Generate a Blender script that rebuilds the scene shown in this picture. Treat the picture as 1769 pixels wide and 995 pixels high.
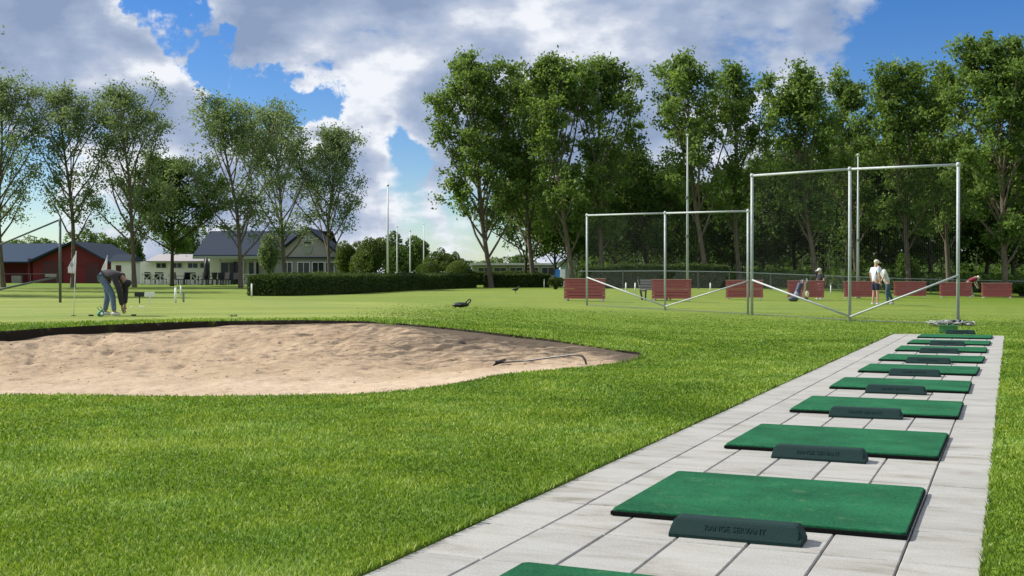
import bpy, math, random
import numpy as np
from mathutils import Vector, Matrix

R = math.radians
for o in list(bpy.data.objects):
    bpy.data.objects.remove(o)
SC = bpy.context.scene
COL = SC.collection

# ------------------------------------------------------------ camera
HC, FPX, CX, HY = 1.25, 1980.0, 884.5, 485.0      # eye height, focal length and horizon of the photograph
cam_d = bpy.data.cameras.new('camera'); cam = bpy.data.objects.new('camera', cam_d); COL.objects.link(cam)
cam_d.sensor_width = 36; cam_d.lens = FPX / 1769 * 36
cam_d.clip_start = 0.05; cam_d.clip_end = 6000
cam.location = (0, 0, HC)
cam.rotation_euler = (R(90) - math.atan((497.5 - HY) / FPX), 0, 0)
SC.camera = cam

# ------------------------------------------------------------ light
SUN_DIR = Vector((-0.93, 0.26, 0)).normalized()     # horizontal direction towards the sun
SUN_EL = R(40)
sun_vec = Vector((SUN_DIR.x * math.cos(SUN_EL), SUN_DIR.y * math.cos(SUN_EL), math.sin(SUN_EL)))
sd = bpy.data.lights.new('sun', 'SUN'); sd.energy = 4.6; sd.angle = R(0.5); sd.color = (1.0, 0.95, 0.86)
so = bpy.data.objects.new('sun', sd); COL.objects.link(so)
so.rotation_euler = sun_vec.to_track_quat('Z', 'Y').to_euler(); so.location = (0, 0, 60)
SC.view_settings.view_transform = 'Standard'; SC.view_settings.look = 'None'
SC.view_settings.exposure = 0.35; SC.view_settings.gamma = 1.0; SC.view_settings.use_curve_mapping = False

W = bpy.data.worlds.new('World'); SC.world = W; W.use_nodes = True
def make_world():
    nt = W.node_tree; N = nt.nodes; L = nt.links
    N.clear()
    out = N.new('ShaderNodeOutputWorld'); bg = N.new('ShaderNodeBackground'); L.new(bg.outputs[0], out.inputs[0])
    bg.inputs[1].default_value = 0.11
    sky = N.new('ShaderNodeTexSky'); sky.sky_type = 'NISHITA'; sky.sun_disc = False
    sky.sun_elevation = SUN_EL; sky.sun_rotation = math.atan2(SUN_DIR.x, SUN_DIR.y)
    sky.air_density = 1.0; sky.dust_density = 0.2; sky.ozone_density = 4.0
    hs = N.new('ShaderNodeHueSaturation'); hs.inputs['Saturation'].default_value = 1.36; hs.inputs['Value'].default_value = 0.86; hs.inputs['Hue'].default_value = 0.515
    L.new(sky.outputs[0], hs.inputs['Color'])
    tc = N.new('ShaderNodeTexCoord')
    def vm(op, a, b=None):
        n = N.new('ShaderNodeVectorMath'); n.operation = op
        for i, v in enumerate((a, b)):
            if v is None: continue
            if isinstance(v, (tuple, Vector)): n.inputs[i].default_value = v
            else: L.new(v, n.inputs[i])
        return n
    def m(op, a, b=None, c=None, clamp=False):
        n = N.new('ShaderNodeMath'); n.operation = op; n.use_clamp = clamp
        for i, v in enumerate((a, b, c)):
            if v is None: continue
            if isinstance(v, (int, float)): n.inputs[i].default_value = v
            else: L.new(v, n.inputs[i])
        return n.outputs[0]
    def mr(v, a, b, c=0.0, d=1.0, smooth=True):
        n = N.new('ShaderNodeMapRange'); n.clamp = True
        if smooth: n.interpolation_type = 'SMOOTHSTEP'
        L.new(v, n.inputs[0])
        for i, x in zip((1, 2, 3, 4), (a, b, c, d)): n.inputs[i].default_value = x
        return n.outputs[0]
    D = tc.outputs['Generated']
    Ds = vm('MULTIPLY', D, (1.0, 1.0, 1.9)).outputs[0]
    def fbm(vec, scale, detail, rough, off=(0, 0, 0), dist=0.0):
        n = N.new('ShaderNodeTexNoise'); n.inputs['Scale'].default_value = scale; n.inputs['Detail'].default_value = detail
        n.inputs['Roughness'].default_value = rough; n.inputs['Distortion'].default_value = dist
        v = vm('ADD', vec, off).outputs[0]; L.new(v, n.inputs['Vector'])
        return n
    warp = fbm(D, 7, 8, 0.62, (3.1, 1.7, 0.4))
    wv = vm('SUBTRACT', warp.outputs['Color'], (0.5, 0.5, 0.5)).outputs[0]
    wv = vm('SCALE', wv); wv.inputs[3].default_value = 0.16; L.new(vm('SUBTRACT', warp.outputs['Color'], (0.5, 0.5, 0.5)).outputs[0], wv.inputs[0])
    Dw = vm('ADD', D, wv.outputs[0]).outputs[0]
    big = fbm(Ds, 5.5, 9, 0.56, (0.3, 2.2, 0.75))
    off = Vector((-0.022, 0.0, 0.040))
    big2 = fbm(Ds, 5.5, 6, 0.52, tuple(Vector((0.3, 2.2, 0.75)) + off))
    soft = fbm(Ds, 3.1, 4, 0.5, (5.3, 0.2, 1.1))
    holes = [(1650, 20, 190, 1.1), (1800, 70, 210, 1.1), (1760, -120, 300, 1.1), (1540, 150, 70, .7), (1650, 180, 120, .9), (1850, 250, 200, .8),
             (262, 6, 50, 1.0), (330, 14, 60, 1.0), (385, 75, 40, 1.0), (430, 130, 46, 1.0), (475, 150, 46, 1.0), (520, 185, 44, 1.0),
             (40, 385, 120, .62), (200, 390, 110, .6), (700, 275, 60, .85), (690, 350, 80, .62), (820, 420, 130, .62), (700, 420, 100, .68), (1450, 380, 200, .4)]
    acc = None
    for (px, py, r, amp) in holes:
        d = Vector(((px - CX) / FPX, 1.0, (HY - py) / FPX)).normalized()
        dist = N.new('ShaderNodeVectorMath'); dist.operation = 'DISTANCE'
        L.new(Dw, dist.inputs[0]); dist.inputs[1].default_value = d
        v = mr(dist.outputs['Value'], r / FPX * 0.2, r / FPX * 1.75, amp, 0.0)
        acc = v if acc is None else m('MAXIMUM', acc, v)
    cov = m('ADD', m('MULTIPLY', m('SUBTRACT', big.outputs[0], 0.5), 1.75), 0.42)
    cov = m('SUBTRACT', cov, m('MULTIPLY', acc, 0.80))
    mask = mr(cov, -0.03, 0.15)
    relief = m('SUBTRACT', big.outputs[0], big2.outputs[0])
    thick = mr(cov, 0.05, 0.55)
    b = m('ADD', m('MULTIPLY', relief, 4.6), 0.90)
    b = m('SUBTRACT', b, m('MULTIPLY', thick, 0.34))
    b = m('ADD', b, m('MULTIPLY', m('SUBTRACT', soft.outputs[0], 0.5), 1.5))
    for (px, py, r, amp) in [(90, 110, 170, -.30), (820, 30, 210, -.32), (1340, 110, 240, -.42), (330, 170, 110, -.15), (620, 230, 90, .25), (205, 15, 70, .30), (300, 115, 80, .25), (560, 60, 110, .25), (760, 190, 110, .2), (690, 320, 70, .3), (1020, 30, 90, .12), (940, 250, 200, .1)]:
        dist = N.new('ShaderNodeVectorMath'); dist.operation = 'DISTANCE'
        L.new(Dw, dist.inputs[0]); dist.inputs[1].default_value = Vector(((px - CX) / FPX, 1.0, (HY - py) / FPX)).normalized()
        b = m('ADD', b, mr(dist.outputs['Value'], 0.0, r / FPX * 1.5, amp, 0.0))
    b = m('MAXIMUM', m('MINIMUM', b, 1.0), 0.0)
    cr = N.new('ShaderNodeValToRGB'); L.new(b, cr.inputs[0])
    e = cr.color_ramp.elements
    e[0].position = 0.0; e[0].color = (0.25, 0.33, 0.49, 1)
    e[1].position = 1.0; e[1].color = (0.84, 0.87, 0.92, 1)
    x = e.new(0.40); x.color = (0.36, 0.44, 0.60, 1)
    x = e.new(0.68); x.color = (0.50, 0.56, 0.69, 1)
    sc = N.new('ShaderNodeVectorMath'); sc.operation = 'SCALE'; sc.inputs[3].default_value = 7.6
    L.new(cr.outputs[0], sc.inputs[0])
    mx = N.new('ShaderNodeMix'); mx.data_type = 'RGBA'
    L.new(mask, mx.inputs[0]); L.new(hs.outputs[0], mx.inputs[6]); L.new(sc.outputs[0], mx.inputs[7])
    L.new(mx.outputs[2], bg.inputs[0])
make_world()

# ------------------------------------------------------------ numeric helpers
def smooth(x, a, b):
    t = np.clip((x - a) / (b - a), 0, 1); return t * t * (3 - 2 * t)
def vnoise(x, y, s, seed=0):
    x = np.asarray(x, float) / s + seed * 17.31; y = np.asarray(y, float) / s + seed * 9.77
    xi = np.floor(x).astype(np.int64); yi = np.floor(y).astype(np.int64)
    fx = x - xi; fy = y - yi; fx = fx * fx * (3 - 2 * fx); fy = fy * fy * (3 - 2 * fy)
    def h(a, b):
        n = (a * 374761393 + b * 668265263 + seed * 974634777) & 0xffffffff
        n = ((n ^ (n >> 13)) * 1274126177) & 0xffffffff
        return ((n ^ (n >> 16)) & 0xffff) / 65535.0
    return (h(xi, yi) * (1 - fx) + h(xi + 1, yi) * fx) * (1 - fy) + (h(xi, yi + 1) * (1 - fx) + h(xi + 1, yi + 1) * fx) * fy
def fb(x, y, s, seed=0, n=4):
    t = 0; a = 1; w = 0
    for k in range(n):
        t = t + a * vnoise(x, y, s / 2 ** k, seed + k); w += a; a *= 0.5
    return t / w

# strip of paving: u across, v along
TH = math.atan((1745 - CX) / FPX)
DV = (math.sin(TH), math.cos(TH)); NU = (math.cos(TH), -math.sin(TH))
def uv2xy(u, v): return (u * NU[0] + v * DV[0], u * NU[1] + v * DV[1])
def xy2uv(x, y): return (x * NU[0] + y * NU[1], x * DV[0] + y * DV[1])
U0, U1, V0, V1 = -2.52, -0.10, -3.0, 28.35
def XP(px, d): return (px - CX) / FPX * d
def ZP(py, d): return HC - (py - HY) * d / FPX

# terrain: control points (px, depth, ground height)
CP = []
for v in (3, 6, 10, 14, 18, 22, 26, 30):
    for u in (-5.0, -2.5, 0, 3.5):
        x, y = uv2xy(u, v)
        if y > 2.5: CP.append((x, y, 0.0))
def cp(px, py, d): CP.append((XP(px, d), d, ZP(py, d)))
BACK = [(-330, 592, 19.5), (-150, 582, 20.3), (0, 573, 21), (100, 566, 21.6), (200, 561, 22), (300, 557, 22.3), (400, 556, 22.5), (550, 554, 22.5), (650, 557, 22.2), (740, 564, 21.6), (860, 577, 20.6), (960, 588, 19.8), (1060, 604, 19.0)]
NEAR = [(1098, 611, 18.85), (1108, 617, 18.6), (1098, 624, 17.8), (1040, 633, 16.7), (960, 641, 15.9), (860, 651, 15), (800, 662, 14), (740, 671, 13.35), (660, 680, 12.7), (540, 684, 12.4), (290, 686, 12.3), (0, 684, 12.4), (-200, 680, 12.7), (-360, 660, 14), (-420, 630, 16.5)]
for p in BACK: cp(*p)
for px, py, d in NEAR[3:13]: CP.append((XP(px, d), d, ZP(py, d)))
for px in (-900, -300, 0, 300, 600, 800):
    for d in (5.0, 8.0, 10.5): CP.append((XP(px, d), d, 0.0))
for p in [(190, 546, 26), (0, 547, 26), (400, 546, 26), (700, 545, 26), (900, 560, 26), (1050, 570, 27), (1200, 565, 30), (104, 524, 36), (300, 521, 36), (500, 524, 36), (797, 531, 34),
          (-200, 525, 36), (437, 512, 55), (600, 508, 64), (805, 497, 86), (950, 497, 86), (8, 497, 77), (125, 497, 77), (232, 497, 77), (417, 497, 75),
          (1014, 529, 41.6), (1149, 537, 38.9), (1299, 545, 36.5), (1468, 556, 34), (1655, 563, 32), (1515, 526, 45), (1010, 521, 45.7), (1160, 521, 48), (1286, 519, 53), (1392, 518, 55.7), (1487, 517, 59.4),
          (1572, 515, 64.8), (1651, 515, 67), (1722, 516, 68), (1010, 500, 60), (1200, 500, 62), (1300, 500, 66), (1500, 506, 72), (1769, 511, 78), (1900, 514, 78),
          (0, 489, 110), (200, 489, 110), (400, 491, 108), (600, 492, 108), (900, 490, 108), (1200, 493, 95), (1500, 496, 100), (1769, 500, 100),
          (890, 506, 62), (700, 512, 50)]: cp(*p)
for px in (-600, 0, 600, 1200, 1800, 2400):
    for d in (180, 500, 1800): CP.append((XP(px, d), d, 1.0))
CP = np.array(CP)
def _ab(x, y):
    yy = np.maximum(y, 2.0)
    return np.stack([np.clip(x / yy, -3, 3) * 2.0, np.log(yy) * 1.4], -1)
_c = _ab(CP[:, 0], CP[:, 1]); _C2 = 0.004
_K = np.sqrt(((_c[:, None] - _c[None]) ** 2).sum(-1) + _C2)
_n = len(CP); _A = np.zeros((_n + 1, _n + 1)); _A[:_n, :_n] = _K - np.eye(_n) * 0.02; _A[:_n, _n] = 1; _A[_n, :_n] = 1
_w = np.linalg.solve(_A, np.append(CP[:, 2], 0))
def gz(x, y):
    x = np.atleast_1d(np.asarray(x, float)).ravel(); y = np.atleast_1d(np.asarray(y, float)).ravel()
    out = np.empty(len(x))
    for s in range(0, len(x), 20000):
        xs, ys = x[s:s + 20000], y[s:s + 20000]
        q = _ab(xs, ys)
        k = np.sqrt(((q[:, None] - _c[None]) ** 2).sum(-1) + _C2)
        z = k @ _w[:_n] + _w[_n]
        u, v = xs * NU[0] + ys * NU[1], xs * DV[0] + ys * DV[1]
        du = np.maximum(np.maximum(U0 - u, u - U1), 0); dv = np.maximum(v - V1, 0)
        z = z * smooth(np.hypot(du, dv), 0.1, 2.5) * smooth(ys, 3, 9)
        z = z * (1 - smooth(np.abs(xs) / np.maximum(ys, 2.), 1.0, 2.0))
        out[s:s + 20000] = z + 0.012
    return out
def G(x, y): return float(gz(x, y)[0])
def P(px, d):
    x = XP(px, d); return Vector((x, d, G(x, d)))

# bunker outline
def catmull(pts, n=8):
    out = []
    m = len(pts)
    for i in range(m):
        p0, p1, p2, p3 = (np.array(pts[(i + k) % m], float) for k in (-1, 0, 1, 2))
        for t in np.arange(n) / n:
            out.append(0.5 * ((2 * p1) + (-p0 + p2) * t + (2 * p0 - 5 * p1 + 4 * p2 - p3) * t * t + (-p0 + 3 * p1 - 3 * p2 + p3) * t ** 3))
    return np.array(out)
BUNK = catmull([(XP(px, d), d) for px, py, d in BACK + NEAR], 6)
def sdf(x, y):
    """signed distance to the bunker outline, negative inside"""
    x = np.asarray(x, float); y = np.asarray(y, float); res = np.full(x.shape, 9.0)
    sel = (x > -14) & (x < 4) & (y > 10) & (y < 25)
    xs, ys = x[sel], y[sel]
    best = np.full(xs.shape, 1e9); inside = np.zeros(xs.shape, bool)
    m = len(BUNK)
    for i in range(m):
        ax, ay = BUNK[i]; bx, by = BUNK[(i + 1) % m]
        dx, dy = bx - ax, by - ay
        t = np.clip(((xs - ax) * dx + (ys - ay) * dy) / (dx * dx + dy * dy + 1e-12), 0, 1)
        best = np.minimum(best, np.hypot(xs - ax - t * dx, ys - ay - t * dy))
        c = ((ay > ys) != (by > ys)) & (xs < (bx - ax) * (ys - ay) / (by - ay + 1e-12) + ax)
        inside ^= c
    best = best + (fb(xs, ys, 0.5, 5, 3) - .5) * 0.10
    res[sel] = np.where(inside, -best, best)
    return res
def sand_z(x, y, s):
    back = smooth(y, 15.5, 19.5); left = 1 - smooth(x, -9.5, -1.0)
    lip = 0.02 + back * (0.02 + 0.125 * left)
    lip = lip * (.45 + 1.1 * fb(x, y, 1.1, 15, 3))
    bowl = smooth(-s, 0.0, 2.6) * 0.34 * (1 - .5 * smooth(x, -2, 2))
    z = gz(x, y) - lip - bowl
    amp = smooth(-s, 0.05, 0.5)
    z = z + amp * ((fb(x, y, 1.6, 11, 3) - .5) * 0.10 + (fb(x, y, 0.28, 21, 3) - .5) * (0.032 + .05 * back) + (fb(x, y, 0.12, 31, 2) - .5) * (0.010 + .045 * smooth(y, 17, 20)))
    pit = smooth(fb(x, y, 0.30, 41, 2), 0.66, 0.80); z = z - pit * 0.05 * amp * (0.3 + 0.9 * back)
    return z

# ------------------------------------------------------------ object helpers
def tag(o, label=None, cat=None, group=None, kind=None):
    if label: o['label'] = label
    if cat: o['category'] = cat
    if group: o['group'] = group
    if kind: o['kind'] = kind
    return o
def thing(name, label, cat, loc=(0, 0, 0), rz=0.0, group=None):
    o = bpy.data.objects.new(name, None); COL.objects.link(o); o.empty_display_size = 0.2
    o.location = loc; o.rotation_euler = (0, 0, rz)
    return tag(o, label, cat, group)
def dup(o, loc=None, rz=None, label=None, group=None, parent=None):
    c = o.copy(); COL.objects.link(c)
    if parent: c.parent = parent
    if loc is not None: c.location = loc
    if rz is not None: c.rotation_euler = (0, 0, rz)
    if label: c['label'] = label
    if group: c['group'] = group
    for ch in list(o.children): dup(ch, parent=c)
    return c
def np_mesh(name, V, F, mat, parent=None, attrs=None, smooth_sh=False):
    """V (n,3), F list of (k,4)/(k,3) arrays"""
    me = bpy.data.meshes.new(name)
    V = np.asarray(V, np.float32); F = [np.asarray(f, np.int32) for f in F if len(f)]
    me.vertices.add(len(V)); me.vertices.foreach_set('co', V.ravel())
    loops = np.concatenate([f.ravel() for f in F]); tot = np.concatenate([np.full(len(f), f.shape[1], np.int32) for f in F])
    st = np.concatenate([[0], np.cumsum(tot)[:-1]]).astype(np.int32)
    me.loops.add(len(loops)); me.loops.foreach_set('vertex_index', loops)
    me.polygons.add(len(tot)); me.polygons.foreach_set('loop_start', st); me.polygons.foreach_set('loop_total', tot)
    me.polygons.foreach_set('use_smooth', np.full(len(tot), bool(smooth_sh)))
    if attrs:
        for k, a in attrs.items():
            at = me.attributes.new(k, 'FLOAT', 'POINT'); at.data.foreach_set('value', np.asarray(a, np.float32))
    me.update(calc_edges=True)
    if mat: me.materials.append(mat)
    o = bpy.data.objects.new(name, me); COL.objects.link(o)
    if parent: o.parent = parent
    return o
class MB:
    def __init__(s): s.v = []; s.f = []
    def add(s, vs, fs):
        k = len(s.v); s.v += [tuple(v) for v in vs]; s.f += [tuple(i + k for i in f) for f in fs]; return s
    def box(s, c, size, rz=0.0, M=None, bev=0.0):
        hx, hy, hz = (d / 2 for d in size)
        if bev:
            b = bev; vs = []
            for z, i in ((-hz, b), (-hz + b, 0), (hz - b, 0), (hz, b)):
                for x, y in ((-hx + i, -hy + b), (-hx + b, -hy + i), (hx - b, -hy + i), (hx - i, -hy + b), (hx - i, hy - b), (hx - b, hy - i), (-hx + b, hy - i), (-hx + i, hy - b)):
                    vs.append((x, y, z))
            fs = [tuple(range(7, -1, -1)), tuple(range(24, 32))]
            for r in range(3):
                for i in range(8): fs.append((r * 8 + i, r * 8 + (i + 1) % 8, r * 8 + 8 + (i + 1) % 8, r * 8 + 8 + i))
        else:
            vs = [(x, y, z) for z in (-hz, hz) for x, y in ((-hx, -hy), (hx, -hy), (hx, hy), (-hx, hy))]
            fs = [(3, 2, 1, 0), (4, 5, 6, 7), (0, 1, 5, 4), (1, 2, 6, 5), (2, 3, 7, 6), (3, 0, 4, 7)]
        m = M if M else Matrix.Rotation(rz, 4, 'Z')
        return s.add([Vector(c) + (m @ Vector(v)).to_3d() for v in vs], fs)
    def tube(s, pts, rad, n=8, cap=True):
        pts = [Vector(p) for p in pts]; k = len(pts)
        if not hasattr(rad, '__len__'): rad = [rad] * k
        t = (pts[1] - pts[0]).normalized(); a = t.orthogonal().normalized(); vs = []; fs = []
        for i in range(k):
            tt = (pts[min(i + 1, k - 1)] - pts[max(i - 1, 0)]).normalized()
            a = (a - tt * a.dot(tt)); a = a.normalized() if a.length > 1e-6 else tt.orthogonal().normalized()
            b = tt.cross(a)
            for j in range(n):
                an = 2 * math.pi * j / n
                vs.append(pts[i] + (a * math.cos(an) + b * math.sin(an)) * rad[i])
        for i in range(k - 1):
            for j in range(n): fs.append((i * n + j, i * n + (j + 1) % n, (i + 1) * n + (j + 1) % n, (i + 1) * n + j))
        if cap: fs.append(tuple(range(n - 1, -1, -1))); fs.append(tuple(range((k - 1) * n, k * n)))
        return s.add(vs, fs)
    def beam(s, a, b, w, h, up=(0, 0, 1)):
        a = Vector(a); b = Vector(b); t = (b - a).normalized(); sd_ = t.cross(Vector(up)).normalized(); u = sd_.cross(t)
        vs = [p + sd_ * i * w / 2 + u * j * h / 2 for p in (a, b) for i, j in ((-1, -1), (1, -1), (1, 1), (-1, 1))]
        return s.add(vs, [(3, 2, 1, 0), (4, 5, 6, 7), (0, 1, 5, 4), (1, 2, 6, 5), (2, 3, 7, 6), (3, 0, 4, 7)])
    def ell(s, c, r, n=12, m=8, M=None):
        vs = []; fs = []
        for i in range(m + 1):
            for j in range(n):
                p = math.pi * i / m; q = 2 * math.pi * j / n
                v = Vector((r[0] * math.sin(p) * math.cos(q), r[1] * math.sin(p) * math.sin(q), r[2] * math.cos(p)))
                vs.append(Vector(c) + (M @ v if M else v))
        for i in range(m):
            for j in range(n): fs.append((i * n + j, (i + 1) * n + j, (i + 1) * n + (j + 1) % n, i * n + (j + 1) % n))
        return s.add(vs, fs)
    def prism(s, poly, y0, y1):
        """poly in (x,z), extruded along y"""
        n = len(poly)
        vs = [(x, y0, z) for x, z in poly] + [(x, y1, z) for x, z in poly]
        fs = [tuple(range(n)), tuple(range(2 * n - 1, n - 1, -1))] + [(i, i + n, (i + 1) % n + n, (i + 1) % n) for i in range(n)]
        return s.add(vs, fs)
    def build(s, name, mat, parent=None, sm=False):
        me = bpy.data.meshes.new(name); me.from_pydata([tuple(v) for v in s.v], [], s.f); me.update()
        if sm: me.polygons.foreach_set('use_smooth', [True] * len(me.polygons))
        me.materials.append(mat)
        o = bpy.data.objects.new(name, me); COL.objects.link(o)
        if parent: o.parent = parent
        return o

# ------------------------------------------------------------ materials
def newmat(name):
    m = bpy.data.materials.new(name); m.use_nodes = True; nt = m.node_tree
    return m, nt, nt.nodes['Principled BSDF'], nt.nodes, nt.links
def noise(N, L, scale, detail=4, rough=.55, vec=None, dist=0.0):
    n = N.new('ShaderNodeTexNoise'); n.inputs['Scale'].default_value = scale; n.inputs['Detail'].default_value = detail
    n.inputs['Roughness'].default_value = rough; n.inputs['Distortion'].default_value = dist
    if vec is not None: L.new(vec, n.inputs['Vector'])
    return n
def ramp(N, L, fac, stops):
    c = N.new('ShaderNodeValToRGB'); e = c.color_ramp.elements
    e[0].position = stops[0][0]; e[0].color = (*stops[0][1], 1); e[1].position = stops[-1][0]; e[1].color = (*stops[-1][1], 1)
    for p, col in stops[1:-1]: x = e.new(p); x.color = (*col, 1)
    L.new(fac, c.inputs[0]); return c
def bump(N, L, b, h, strength, dist=0.02):
    n = N.new('ShaderNodeBump'); n.inputs['Strength'].default_value = strength; n.inputs['Distance'].default_value = dist
    L.new(h, n.inputs['Height']); L.new(n.outputs[0], b.inputs['Normal'])
def mixc(N, L, fac, a, b, mode='MIX'):
    x = N.new('ShaderNodeMix'); x.data_type = 'RGBA'; x.blend_type = mode
    for i, v in ((0, fac), (6, a), (7, b)):
        if isinstance(v, (int, float)): x.inputs[i].default_value = v
        elif isinstance(v, tuple): x.inputs[i].default_value = (*v, 1)
        else: L.new(v, x.inputs[i])
    return x.outputs[2]
def plain(name, col, rough=.6, var=.2, scale=8, bmp=0.15, metal=0.0, stretch=None, bd=.01, spec=None):
    m, nt, b, N, L = newmat(name)
    tc = N.new('ShaderNodeTexCoord'); vec = tc.outputs['Object']
    if stretch:
        mp = N.new('ShaderNodeMapping'); mp.inputs['Scale'].default_value = stretch; L.new(vec, mp.inputs[0]); vec = mp.outputs[0]
    n = noise(N, L, scale, 6, .6, vec)
    lo = tuple(c * (1 - var) for c in col); hi = tuple(min(1, c * (1 + var)) for c in col)
    r = ramp(N, L, n.outputs[0], [(.3, lo), (.7, hi)])
    L.new(r.outputs[0], b.inputs['Base Color'])
    b.inputs['Roughness'].default_value = rough; b.inputs['Metallic'].default_value = metal
    if spec is not None: b.inputs['Specular IOR Level'].default_value = spec
    if bmp: bump(N, L, b, n.outputs[0], bmp, bd)
    return m
def leafmat(name, lo, hi, trans=.35, rough=.55, gl=.25):
    m, nt, b, N, L = newmat(name)
    at = N.new('ShaderNodeAttribute'); at.attribute_name = 'rnd'
    r = ramp(N, L, at.outputs['Fac'], [(0.0, lo), (1.0, hi)])
    b.inputs['Roughness'].default_value = rough; b.inputs['Specular IOR Level'].default_value = gl
    L.new(r.outputs[0], b.inputs['Base Color'])
    t = N.new('ShaderNodeBsdfTranslucent')
    tcol = mixc(N, L, 0.5, r.outputs[0], (min(1, hi[0] * 1.6), min(1, hi[1] * 1.5), hi[2] * .6))
    L.new(tcol, t.inputs[0])
    ms = N.new('ShaderNodeMixShader'); ms.inputs[0].default_value = trans
    L.new(b.outputs[0], ms.inputs[1]); L.new(t.outputs[0], ms.inputs[2]); L.new(ms.outputs[0], N['Material Output'].inputs[0])
    return m

def ground_mat():
    m, nt, b, N, L = newmat('lawn')
    geo = N.new('ShaderNodeNewGeometry'); pos = geo.outputs['Position']
    n1 = noise(N, L, 0.35, 5, .6, pos); n2 = noise(N, L, 3.0, 6, .65, pos); n3 = noise(N, L, 45, 4, .7, pos)
    mp = N.new('ShaderNodeMapping'); mp.inputs['Scale'].default_value = (0.10, 1.1, 1); mp.inputs['Rotation'].default_value = (0, 0, R(6)); L.new(pos, mp.inputs[0])
    n4 = noise(N, L, 1.0, 7, .68, mp.outputs[0], .6)
    rough_c = ramp(N, L, n2.outputs[0], [(.25, (.075, .140, .012)), (.5, (.125, .200, .020)), (.75, (.190, .265, .038))])
    green_c = ramp(N, L, n4.outputs[0], [(.30, (.160, .215, .045)), (.48, (.225, .280, .072)), (.70, (.310, .355, .110))])
    at = N.new('ShaderNodeAttribute'); at.attribute_name = 'green'
    c = mixc(N, L, at.outputs['Fac'], rough_c.outputs[0], green_c.outputs[0])
    dry = ramp(N, L, n1.outputs[0], [(.42, (1, 1, 1)), (.75, (1.25, 1.12, .95))])
    c = mixc(N, L, 1.0, c, dry.outputs[0], 'MULTIPLY')
    fine = ramp(N, L, n3.outputs[0], [(.3, (.62, .66, .6)), (.7, (1.25, 1.25, 1.15))])
    c = mixc(N, L, 1.0, c, fine.outputs[0], 'MULTIPLY')
    mp5 = N.new('ShaderNodeMapping'); mp5.inputs['Scale'].default_value = (0.25, 0.8, 1); mp5.inputs['Rotation'].default_value = (0, 0, R(-23)); L.new(pos, mp5.inputs[0])
    n5 = noise(N, L, 1.0, 6, .7, mp5.outputs[0])
    worn = ramp(N, L, n5.outputs[0], [(.54, (0, 0, 0)), (.74, (1, 1, 1))])
    wa = N.new('ShaderNodeMath'); wa.operation = 'MULTIPLY'; wa.inputs[1].default_value = 0.38; L.new(worn.outputs[0], wa.inputs[0])
    c = mixc(N, L, wa.outputs[0], c, (.235, .235, .060))
    s = N.new('ShaderNodeAttribute'); s.attribute_name = 'soil'
    c = mixc(N, L, s.outputs['Fac'], c, (.022, .016, .010))  # lip soil kept near black: shadow of the undercut is put into its colour
    L.new(c, b.inputs['Base Color']); b.inputs['Roughness'].default_value = .85; b.inputs['Specular IOR Level'].default_value = .15
    bump(N, L, b, n3.outputs[0], .5, .03)
    return m
M_lawn = ground_mat()
def blade_mat():
    m, nt, b, N, L = newmat('grass_blade')
    at = N.new('ShaderNodeAttribute'); at.attribute_name = 'rnd'; geo = N.new('ShaderNodeNewGeometry')
    r = ramp(N, L, at.outputs['Fac'], [(0.0, (.045, .100, .006)), (.35, (.098, .195, .013)), (.62, (.178, .300, .028)), (.85, (.295, .410, .060)), (1.0, (.46, .56, .18))])
    n = noise(N, L, 1.3, 5, .65, geo.outputs['Position'])
    hue = ramp(N, L, n.outputs[0], [(.32, (.84, .97, 1.25)), (.5, (1, 1, 1)), (.70, (1.16, 1.05, .9))])
    c = mixc(N, L, 1.0, r.outputs[0], hue.outputs[0], 'MULTIPLY')
    b.inputs['Roughness'].default_value = .5; b.inputs['Specular IOR Level'].default_value = .25; L.new(c, b.inputs['Base Color'])
    t = N.new('ShaderNodeBsdfTranslucent'); L.new(mixc(N, L, 1.0, c, (1.25, 1.2, .7), 'MULTIPLY'), t.inputs[0])
    ms = N.new('ShaderNodeMixShader'); ms.inputs[0].default_value = .36
    L.new(b.outputs[0], ms.inputs[1]); L.new(t.outputs[0], ms.inputs[2]); L.new(ms.outputs[0], N['Material Output'].inputs[0])
    return m
M_blade = blade_mat()


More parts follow.
